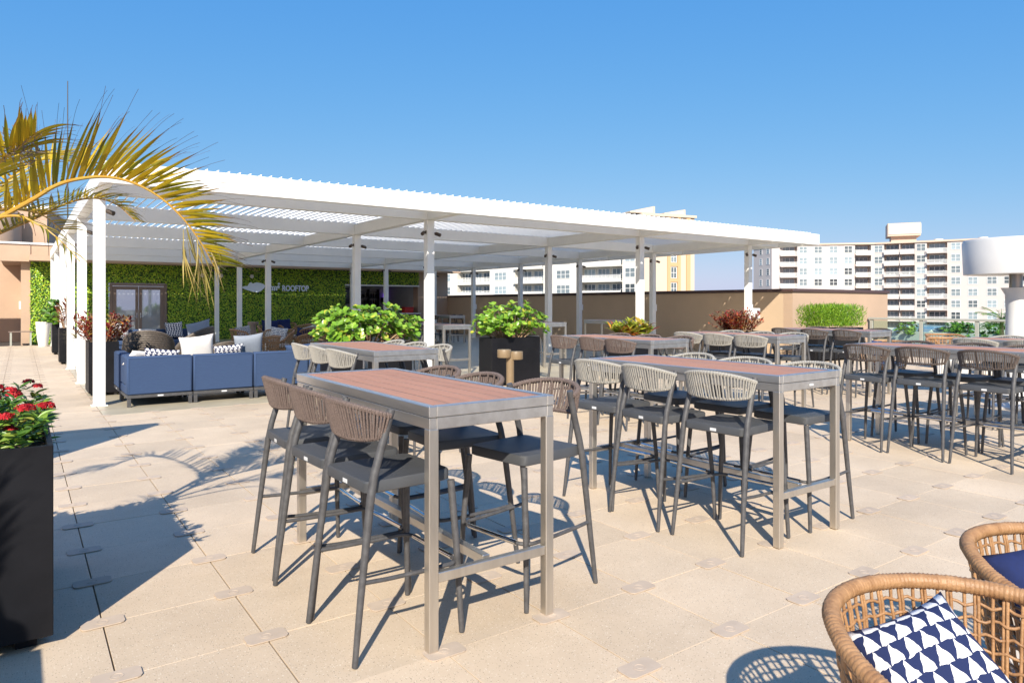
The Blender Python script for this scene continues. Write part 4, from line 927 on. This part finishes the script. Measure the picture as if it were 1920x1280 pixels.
plant('croton_shrub', 'low yellow-green croton with big leaves behind brown stools', 'shrub', (10.45, 10.42, 0), lv, 'croton2', LAN, st, 150, fold=.2)
box_planter('planter_box', 13.3, 14.9, 10.25, 10.7, .88, 'black planter box of dark red croton before peach wall')
lv, st = spray(.80, .30, .90, 1.45, 110, 17, .12, .035, rn)
plant('croton_shrub', 'dense dark red croton bush beside the pergola end post', 'shrub', (14.1, 10.48, 0), lv, 'croton', LAN, st, 80, fold=.3)
box_planter('planter_box', 17.2, 19.5, 10.3, 10.85, .88, 'black planter box of feathery shrub before peach wall')
lv = []
for k in range(7500):
    a, b, c = rn.uniform(-1, 1), rn.uniform(-1, 1), rn.uniform(0, 1)
    if abs(a) ** 8 + c ** 8 * .5 > 1.2: continue
    p = (a * 1.15, b * .36, .9 + .58 * c * (1 - .12 * a ** 4) + rn.uniform(-.02, .04)); lv.append((p, Vector((a * .5 + rn.uniform(-.7, .7), rn.uniform(-.8, .5), rn.uniform(.2, 1.2))), rvec(), rn.uniform(.07, .13), rn.uniform(.010, .018)))
plant('feathery_shrub', 'feathery bright lime green shrub before the peach wall', 'shrub', (18.35, 10.58, 0), lv, 'feather', (.3, 1, .8, .1), None)
# pots along the walkway
def round_pot(x, y, label, h=.85, r=.27, z=.002):
    p = thing('round_pot', label, 'pot', (x, y, z)); MB().lathe([(.0001, 0), (r * .6, 0), (r * .78, h * .3), (r * .95, h * .75), (r, h), (r * .92, h), (r * .88, h * .9)], 28).build('pot_shell', 'potwhite', p, True)
    MB().lathe([(.0001, h * .9), (r * .87, h * .9)], 20).build('soil_bed', 'soil', p); return p
round_pot(.66, 30.4, 'white tapered pot at the foot of the green wall', .9, .23)
lv, st = spray(.2, .2, .85, 1.1, 14, 8, .12, .03, rn); plant('pot_plant', 'small spiky plant in white pot by the green wall', 'plant', (.66, 30.4, 0), lv, 'fig', LAN, st)
box_planter('planter_box', .78, 1.2, 25.3, 26.0, .92, 'black planter box with fig shrub along the walkway', base=.0045)
lv, st = rosettes(.42, .42, .95, 1.6, 70, 7, .16, .11, rn); plant('fig_shrub', 'round glossy green fig shrub between the walkway posts', 'shrub', (.98, 25.6, 0), lv, 'fig', OBO, st, 60)
box_planter('planter_box', .80, 1.2, 21.1, 21.7, .92, 'dark planter box with bromeliad between walkway posts', base=.0045)
lv, st = spray(.25, .25, .95, 1.75, 16, 8, .22, .04, rn); plant('bromeliad', 'pink and red bromeliad behind the walkway posts', 'plant', (1.0, 21.4, 0), lv, 'croton', LAN, st)
round_pot(1.12, 17.7, 'white tapered pot of dry grass between walkway posts', .80, .21, .0045)
lv = []
for k in range(260):
    an = rn.uniform(0, 6.28); lv.append((Vector((rn.uniform(-.12, .12), rn.uniform(-.12, .12), .74)), Vector((math.cos(an), math.sin(an), rn.uniform(.3, 1.6))), (0, 0, 1), rn.uniform(.25, .45), rn.uniform(.008, .014)))
plant('grass_tuft', 'tuft of drying yellow grass in white pot', 'plant', (1.12, 17.7, 0), lv, 'drygrass', (.6, 1, .8, .4, .05), None, curl=.5)

# planter of red flowers with the palm; a second one stands closer to the camera, out of the picture, and throws its shade in
box_planter('planter_box', -1.18, .12, 3.74, 5.0, .905, 'large black square planter with red flowers and a palm')
box_planter('planter_box', -2.0, -.70, 1.35, 2.75, .905, 'unseen black planter box of a second palm, added for its shade')
lv = []; rn2 = random.Random(21); fl = []
for k in range(460):
    cx, cy = rn2.uniform(-.62, .63), rn2.uniform(-.60, .58); top = .16 + .10 * math.sin(cx * 5 + 1) * math.cos(cy * 4) + .07
    if max(abs(cx) / .65, abs(cy) / .62) > .86: top *= .8
    base = Vector((cx, cy, .88 + rn2.uniform(.0, 1) * top)); up = Vector((cx * .55, cy * .4 - .12, 1)).normalized()
    for q in range(9):
        an = q * 2.4 + rn2.uniform(-.3, .3); d = (up * rn2.uniform(.1, .8) + Vector((math.cos(an), math.sin(an), 0))).normalized(); lv.append((base + up * rn2.uniform(-.04, .03), d, up + rvec() * .3, rn2.uniform(.045, .085), rn2.uniform(.016, .028)))
    if rn2.random() < .20: fl.append((base + up * .05, up, rn2.uniform(.016, .034)))
for (x, y) in ((.40, -.50), (.55, -.30), (.20, -.58), (.50, .1)): fl.append((Vector((x, y, 1.06 + rn2.uniform(-.05, .06))), Vector((.2, -.5, 1)).normalized(), rn2.uniform(.036, .046)))
pt_ = plant('flower_bed', 'bushy green bedding plants with red star flower clusters in black planter', 'flowers', (-.53, 4.37, -.04), lv, 'penta', ELL, None, 300, fold=.25)
for p, up, r_ in fl:
    b = MB()
    for k in range(70):
        v = rvec(); 
        if v.dot(up) < -.15: v = -v
        v = (v + up * .35).normalized(); q = Vector(p) + Vector((v.x * r_, v.y * r_, v.z * r_ * .55)); t1 = v.orthogonal()
        for a_ in range(2): b.leaf(q, (t1 if a_ else v.cross(t1)) * (1 if k % 2 else -1) + v * .3, v, .014, .009, shape=(.3, 1, .2))
    b.build('flower_head', 'petal', pt_, recalc=False)

# ------------------------------------------------------------------ palm: trunk, arching fronds, folded leaflets
palm = thing('palm_tree', 'small golden palm with arching fronds growing in the flower planter', 'palm', (-.58, 4.15, .80))
PO = Vector((-.58, 4.15, .80))
MB().tube([(0, 0, 0), (.02, .02, .4), (0, .0, .85)], [.085, .07, .055], 14).build('trunk', 'bark', palm, True)
def catmull(P, n):
    P = [Vector(p) for p in P]; Q = [P[0] * 2 - P[1]] + P + [P[-1] * 2 - P[-2]]; out = []
    for i in range(1, len(Q) - 2):
        for k in range(n):
            t = k / n; a, b, c, d = Q[i - 1], Q[i], Q[i + 1], Q[i + 2]
            out.append(.5 * ((2 * b) + (c - a) * t + (2 * a - 5 * b + 4 * c - d) * t * t + (3 * b - a - 3 * c + d) * t ** 3))
    return out + [P[-1]]
def leaflet(p, T, N, B, sgn, L, w, rnd, droop, lift, tipcurl, mt):
    d = (T * .62 + N * lift + B * sgn * .62).normalized(); b = MB(); n = 13; L *= 1.28; pos = Vector(p); b.along = []
    side = d.cross(N).normalized()
    for i in range(n):
        t = i / (n - 1); hw = max(.0011, w / 2 * (.55 + .45 * min(1, t * 5)) * (1 - (t / .74) ** 3)) if t < .74 else .0011; up = side.cross(d).normalized()
        b.v += [tuple(pos - side * hw + up * hw * .55), tuple(pos), tuple(pos + side * hw + up * hw * .55)]; b.along += [t] * 3
        pos = pos + d * (L / (n - 1)); d = (d + Vector((0, 0, -1)) * droop * t / n * 6 + (T * .5 - N * .2) * tipcurl * max(0, t - .55) + rvec() * .03).normalized(); side = (side - d * side.dot(d)).normalized()
    for i in range(n - 1):
        a_ = i * 3; b.f += [(a_, a_ + 1, a_ + 4, a_ + 3), (a_ + 1, a_ + 2, a_ + 5, a_ + 4)]
    me = b.mesh('leaflet', mt, True, recalc=False); at = me.attributes.new('along', 'FLOAT', 'POINT'); at.data.foreach_set('value', b.along); return me
def frond(P, seed, nl, Lm, wm, lift=.55, droop=.25, start=.2, r0=.016, dead=False, tipdry=True, upper=1.0, lower=1.0):
    rnd = random.Random(seed); random.seed(seed)
    P = [Vector(p) - PO for p in P]; C = catmull(P, 10); n = len(C)
    fr = MB().tube(C, [max(.0025, r0 * (1 - .85 * i / (n - 1))) for i in range(n)], 8).build('frond', 'dead' if dead else 'rachis', palm, True)
    for k in range(nl):
        t = start + (1 - start) * (k + rnd.uniform(-.3, .3)) / nl; t = min(max(t, 0), .995); f = t * (n - 1); i = min(int(f), n - 2); p = C[i].lerp(C[i + 1], f - i); T = (C[i + 1] - C[i]).normalized()
        N = (Vector((0, 0, 1)) - T * T.z)
        if N.length < .2: N = Vector((.3, -.2, 1)) - T * T.dot(Vector((.3, -.2, 1)))
        N.normalize(); B = T.cross(N)
        prof = min(1, .45 + (t - start) * 3) * (1 - .55 * max(0, (t - .55) / .45) ** 1.3)
        for sgn, gain in ((1, lower), (-1, upper)):
            if rnd.random() < .06: continue
            L = Lm * prof * rnd.uniform(.8, 1.12) * gain
            me = leaflet(p, T, N, B, sgn, L, wm * rnd.uniform(.75, 1.1), rnd, droop * rnd.uniform(.5, 1.6), lift * rnd.uniform(.75, 1.25), rnd.choice((0, .25, .5)), 'dead' if (dead and rnd.random() < .5) else 'palm')
            link('leaflet', me, fr)
    return fr
C0 = (-.58, 4.15, 1.60)
F1 = [C0, (-.30, 4.37, 1.81), (-.087, 4.411, 1.982), (.047, 4.377, 2.08), (.151, 4.365, 2.163), (.258, 4.351, 2.208), (.379, 4.326, 2.226), (.503, 4.3, 2.203), (.63, 4.271, 2.132), (.749, 4.248, 2.014), (.845, 4.241, 1.874), (.911, 4.256, 1.755)]
F2 = [C0, (-.36, 4.12, 1.86), (-.196, 3.998, 2.06), (-.076, 3.87, 2.18), (.0, 3.82, 2.25), (.06, 3.78, 2.31)]
F3 = [C0, (-.30, 4.55, 1.78), (-.095, 4.846, 1.939), (.054, 4.985, 2.038), (.245, 5.095, 2.168), (.394, 5.174, 2.217), (.517, 5.209, 2.187), (.623, 5.195, 2.088)]
F5 = [C0, (-.34, 4.45, 1.93), (-.137, 4.63, 2.109), (.028, 5.003, 2.36), (.196, 5.252, 2.46), (.372, 5.495, 2.46)]
F6 = [C0, (-.22, 4.0, 1.87), (-.038, 3.886, 1.94), (.061, 3.816, 1.903), (.14, 3.76, 1.835), (.219, 3.704, 1.734)]
FS = [C0, (-.65, 3.956, 1.85), (-.556, 4.165, 2.15), (-.645, 4.506, 2.3), (-.806, 5.031, 2.35), (-.97, 5.322, 2.3), (-1.196, 5.273, 2.05), (-1.244, 5.339, 1.75)]
FB = [C0, (-.8, 3.9, 1.95), (-1.1, 3.6, 2.2), (-1.4, 3.3, 2.2), (-1.6, 3.1, 2.0)]
frond(F1, 1, 64, .42, .028, lift=.80, droop=.08, start=.16, upper=1.0, lower=.95)
frond(F3, 2, 40, .24, .017, lift=.35, droop=.35, start=.25, r0=.012)
frond(F5, 3, 40, .34, .020, lift=.25, droop=.3, start=.22, r0=.012)
frond(F2, 4, 24, .33, .024, lift=.15, droop=.3, start=.2, r0=.014)
frond([C0, (-.45, 4.35, 1.95), (-.30, 4.62, 2.2), (-.18, 4.85, 2.38), (-.08, 5.0, 2.45)], 8, 26, .30, .022, lift=.2, droop=.3, start=.3, r0=.012)
frond(F6, 5, 7, .20, .012, lift=.05, droop=.9, start=.45, r0=.009)
frond(FS, 6, 34, .36, .026, lift=.5, droop=.2, start=.3)
frond(FB, 7, 24, .34, .026, lift=.4, droop=.3, start=.25)
frond([C0, (-.40, 4.3, 1.82), (-.22, 4.5, 1.98), (-.05, 4.72, 2.06), (.10, 4.9, 2.06), (.22, 5.05, 1.98)], 9, 34, .30, .020, lift=.45, droop=.25, start=.2, r0=.012)
# a second palm in the other planter, out of the picture: its fronds dapple the front of the flower planter
palm_a = palm; PO_a = PO
palm = thing('palm_tree', 'unseen small palm added for its shade in the second black planter', 'palm', (-1.35, 2.05, .80)); PO = Vector((-1.35, 2.05, .80))
MB().tube([(0, 0, 0), (.02, .02, .4), (0, .0, .85)], [.085, .07, .055], 14).build('trunk', 'bark', palm, True)
for k, (an, ln, hz) in enumerate(((70, .75, .12), (95, .8, .15), (120, .8, .18), (145, .8, .2), (170, .7, .3), (80, .5, .32))):
    dx, dy = math.cos(R(an)), math.sin(R(an)); c0 = PO + Vector((0, 0, .8))
    frond([c0, c0 + Vector((dx * ln * .35, dy * ln * .35, hz * .75)), c0 + Vector((dx * ln * .7, dy * ln * .7, hz)), c0 + Vector((dx * ln, dy * ln, hz * .75))], 40 + k, 13, .34, .03, lift=.4, droop=.3, start=.25)
palm = palm_a; PO = PO_a
# dry drooping fringe at the tip of the big frond
random.seed(31)
tipf = MB()
for k in range(46):
    p = Vector((.80 + U(-.06, .12), 4.245 + U(-.04, .04), 1.93 + U(-.22, .06))) - PO; q = p + Vector((U(-.03, .09), U(-.05, .05), -U(.14, .30)))
    tipf.leaf(p, q - p, rvec(), (q - p).length, U(.004, .010), shape=(.5, 1, .8, .4, .05), curl=U(-.1, .2))
tipf.build('dry_fringe', 'drygrass', palm, recalc=False)
nest = MB()
for k in range(60):
    p = Vector((.0 + U(-.07, .07), 3.83 + U(-.05, .05), 2.245 + U(-.05, .06))) - PO; q = p + rvec() * U(.03, .08); nest.tube([p, p.lerp(q, .5) + rvec() * .02, q], [.0025, .002, .001], 4)
nest.build('dry_fibre', 'dead', palm)

# ------------------------------------------------------------------ far apartment blocks
FRM = {}
def win_meshes(w, h, cols, rows):
    k = (w, h, cols, rows)
    if k not in FRM:
        g = MB().box(-w / 2, w / 2, -.02, .12, -h / 2, h / 2).mesh('window', 'pane'); f = MB(); b = .09
        f.box(-w / 2 - b, w / 2 + b, -.06, .1, -h / 2 - b, -h / 2).box(-w / 2 - b, w / 2 + b, -.06, .1, h / 2, h / 2 + b).box(-w / 2 - b, -w / 2, -.06, .1, -h / 2, h / 2).box(w / 2, w / 2 + b, -.06, .1, -h / 2, h / 2)
        for i in range(1, cols): x = -w / 2 + w * i / cols; f.box(x - .05, x + .05, -.06, .1, -h / 2, h / 2)
        for i in range(1, rows): z = -h / 2 + h * i / rows; f.box(-w / 2, w / 2, -.055, .1, z - .045, z + .045)
        FRM[k] = (g, f.mesh('window_frame', 'frame'))
    return FRM[k]
def block(label, A, B, z0, z1, wallm, items, zrows, fl=2.9, depth=14, ends=None):
    L = math.hypot(B[0] - A[0], B[1] - A[1]); rz = math.atan2(B[1] - A[1], B[0] - A[0])
    t = thing('apartment_block', label, 'building', (A[0], A[1], 0), rz)
    balc = sorted([(i[1], i[2], i) for i in items if i[0] == 'b']); s = 0.0
    for a, b, it in balc + [(L, L, None)]:
        if a > s: MB().box(s, a, 0, depth, z0, z1).build('wall_section', wallm, t)
        if it:
            back = it[3]; MB().box(a, b, 1.6, depth, z0, z1).build('wall_section', it[4], t)
            nb_ = max(1, int((b - a) / 2.6))
            for z in zrows:
                zf = z - 1.45; sl = MB().box(a + .002, b - .002, -back, 1.598, zf - .22, zf - .02).build('balcony', wallm, t)
                m = MB(); n = int((b - a) / .16)
                m.box(a + .02, b - .02, -back + .02, -back + .08, zf + 1.0, zf + 1.08)
                for k in range(n + 1): x = a + .05 + (b - a - .1) * k / n; m.box(x - .035, x + .035, -back + .03, -back + .07, zf - .02, zf + 1.0)
                m.build('railing', 'frame', sl)
                if it[5] and (int(z * 7) % 3): MB().box(a + .1, b - .1, -back + .09, -back + .16, zf, zf + .95).build('balcony_panel', wallm, sl)
                for k in range(nb_):
                    w_ = (b - a) / nb_; g, f = win_meshes(round(w_ * .78, 1), 1.9, 3, 2); o = link('window', g, t, (a + w_ * (k + .5), 1.48, z - .1)); link('window_frame', f, o)
        s = b
    for it in items:
        if it[0] != 'w': continue
        _, x, w_, h_, c_, r_ = it; g, f = win_meshes(w_, h_, c_, r_)
        for z in zrows:
            o = link('window', g, t, (x, -.012, z)); link('window_frame', f, o)
        for z in zrows: pass
    MB().box(-.3, L + .3, -.35, depth + .3, z1 + .002, z1 + .45).build('roof_slab', ends or wallm, t)
    return t
ZR = [16.1 - 2.9 * k for k in range(8)]
W2 = lambda x: ('w', x, 1.85, 1.65, 2, 2)
pA, pB, pC, pE = (166.06, 112.78), (184.81, 94.61), (199.5, 58.48), (168.95, 120.54)
bl = block('pale pink apartment block wing facing the parapet wall', pA, pB, -28, 17.35, 'condo_pink', [('b', 2.1, 6.6, .9, 'condo_tan', 0), W2(8.1), W2(11.9), W2(15.8), W2(19.5), ('b', 21.2, 25.2, .9, 'condo_tan', 1)], ZR, ends='condo_tan')
br_ = block('pale pink apartment block wing behind the glass railing and heater', pB, pC, -28, 17.35, 'condo_pink', [W2(.9), ('b', 2.2, 5.7, .9, 'condo_tan', 1), ('b', 5.9, 9.2, .9, 'condo_tan', 1), W2(10.6), ('b', 11.9, 16.3, 1.1, 'condo_tan', 0), W2(18.1), W2(21.7), W2(25.6), W2(29.0), ('b', 31, 35, 1.0, 'condo_tan', 0), W2(37)], ZR, ends='condo_tan')
be = block('narrow salmon end wing of the pink apartment block', pE, pA, -28, 17.35, 'condo_pink', [('w', 3.4, 1.0, 1.6, 1, 3), ('w', 6.6, 1.1, 1.6, 1, 3)], ZR, depth=6, ends='condo_tan')
ph = thing('roof_penthouse', 'white boxed rooftop tower on the pink apartment block', 'tower', (189.9, 89.6, 17.8), R(-60))
MB().box(-2.9, 2.9, 0, 6, 0, 1.6).build('tower_neck', 'condo_tan', ph); MB().box(-3.8, 3.8, -1.2, 7.0, 1.602, 5.0).build('tower_box', 'condo_tan', ph)
MB().box(-3.6, 3.6, -1.32, -1.202, 2.1, 4.8).build('white_panel', 'condo_white', ph); MB().box(3.802, 3.92, -1.0, 6.8, 2.1, 4.8).build('white_panel', 'condo_white', ph)
for k, (x, y) in enumerate(((176, 110), (199, 85), (203, 76))):
    o = MB().lathe([(.0001, 0), (.9, 0), (.9, .7), (1.1, .75), (1.1, 1.0), (.0001, 1.05)], 14).build('roof_vent', 'frame', None, True, loc=(x, y, 17.8)); tag(o, 'white round vent on the roof of the pink apartment block', 'vent', 'vents on the pink block roof')
WA, WB, WC = (75.43, 140.18), (92.17, 89.13), (103.0, 86.36)
ZW = [4.45 + 2.9 * k for k in range(-2, 5)]
W3 = lambda x: ('w', x, 3.0, 1.5, 3, 2)
block('white apartment block with recessed balconies seen through the pergola', WA, WB, -28, 17.4, 'condo_white', [W3(5.7), ('b', 9.2, 18.3, .0, 'condo_white', 1), W3(21.2), ('b', 24.9, 32.0, .6, 'condo_white', 1), W3(36.7), ('b', 40.3, 49.6, .7, 'condo_white', 1), ('w', 51.2, 1.9, 1.6, 2, 2)], ZW)
ct = block('cream and orange end tower of the white apartment block', WB, WC, -28, 17.6, 'condo_cream', [('w', 6.6, 1.1, 1.9, 2, 2)], ZW, depth=10)
MB().box(5.2, 5.85, -.25, -.002, -28, 17.5).build('orange_fin', 'condo_orange', ct); MB().box(7.35, 8.0, -.25, -.002, -28, 17.5).build('orange_fin', 'condo_orange', ct); MB().box(9.3, 10.15, -.25, -.002, -28, 17.5).build('orange_fin', 'condo_orange', ct)
for z in ZW: MB().box(5.852, 7.348, -.2, -.004, z - 1.75, z - 1.1).build('orange_spandrel', 'condo_orange', ct)
for k, (s_, w_) in enumerate(((-2.6, 5.2), (4.6, 4.6))):
    o = thing('roof_monitor', 'sawtooth roof monitor on the cream tower, %s one' % ('larger', 'smaller')[k], 'roof monitor', (WB[0] + s_ * .966, WB[1] - s_ * .25, 18.05), math.atan2(-2.77, 10.83))
    MB().prism([(0, 0, 0), (w_, 0, 0), (w_, 0, 1.35 - .3 * k), (w_ - .25, 0, 1.35 - .3 * k), (0, 0, .25)], (0, 5, 0)).build('sawtooth_shell', 'condo_cream', o)
    MB().prism([(.5, -.03, .15), (w_ - .5, -.03, .15), (w_ - .5, -.03, 1.1 - .3 * k)], (0, .028, 0)).build('grey_panel', 'greywall', o)

# ------------------------------------------------------------------ lower terrace beyond the railing
tr = thing('lower_terrace', 'white walled lower roof terrace beyond the glass railing', 'terrace', (80, 36, -6), math.atan2(-14, -3))
MB().box(-30, 40, 0, 25, -22, 3.2).build('terrace_floor', 'condo_white', tr); MB().box(-30, 40, -.4, 0.0, -22, 4.55).build('terrace_wall', 'condo_white', tr)
dm = thing('glass_dome', 'low curved blue glass roof on the lower terrace', 'skylight', (93, 38.5, -2.8), math.atan2(-2.83, 4.0))
m = MB()
for i in range(13):
    a = R(180 * i / 12)
    for y in (0, 8): m.v.append((3.2 * math.cos(a), y, 1.6 * math.sin(a)))
for i in range(12): m.f.append((2 * i, 2 * i + 1, 2 * i + 3, 2 * i + 2))
m.build('glass_shell', 'doorglass', dm); 
for i in range(0, 13, 3): a = R(180 * i / 12); MB().box(-.06, .06, -.1, 8.1, -.06, .06).build('rib', 'frame', dm, loc=(3.2 * math.cos(a), 0, 1.6 * math.sin(a)))
rn3 = random.Random(5)
for k, (x, y, w_) in enumerate(((80.5, 37.5, 'wall end'), (84, 34, 'dome end'), (79.5, 31.5, 'middle'), (79, 28.5, 'heater end'))):
    lv, st = rosettes(1.6, 1.0, 0, 1.3, 60, 7, .35, .2, rn3); plant('terrace_shrub', 'dark green shrub on the lower terrace, %s' % w_, 'shrub', (x, y, -1.8), lv, 'fig', OBO, st)
def far_palm(x, y, z, seed, label):
    t = thing('palm_tree', label, 'palm', (x, y, z)); MB().tube([(0, 0, -14), (.1, 0, -5), (0, 0, 0)], [.28, .22, .16], 10).build('trunk', 'bark', t, True); r_ = random.Random(seed); b = MB()
    for k in range(26):
        an = k * 2.4; el = r_.uniform(-.3, 1.0); L = r_.uniform(1.8, 2.6); P = [Vector((0, 0, 0)) + Vector((math.cos(an) * math.cos(el) * L * q / 10, math.sin(an) * math.cos(el) * L * q / 10, math.sin(el) * L * q / 10 - .11 * (q / 10) ** 2 * L * 3)) for q in range(11)]
        b.tube(P, .02, 4)
        for q in range(1, 11):
            T = (P[q] - P[q - 1]).normalized(); B = T.cross(Vector((0, 0, 1))).normalized()
            for s_ in (-1, 1):
                for h in (0, .5): b.leaf(P[q - 1].lerp(P[q], h), T * .6 + B * s_ * .8 + Vector((0, 0, -.35)), Vector((0, 0, 1)), r_.uniform(.4, .65), .05, shape=(.5, 1, .6, .05))
    stuff(b.build('crown', 'fig', t, recalc=False))
far_palm(69.5, 24.6, .2, 1, 'green palm beside the heater column beyond the railing'); far_palm(71.5, 22.3, -1.2, 2, 'lower green palm beyond the railing behind the heater')
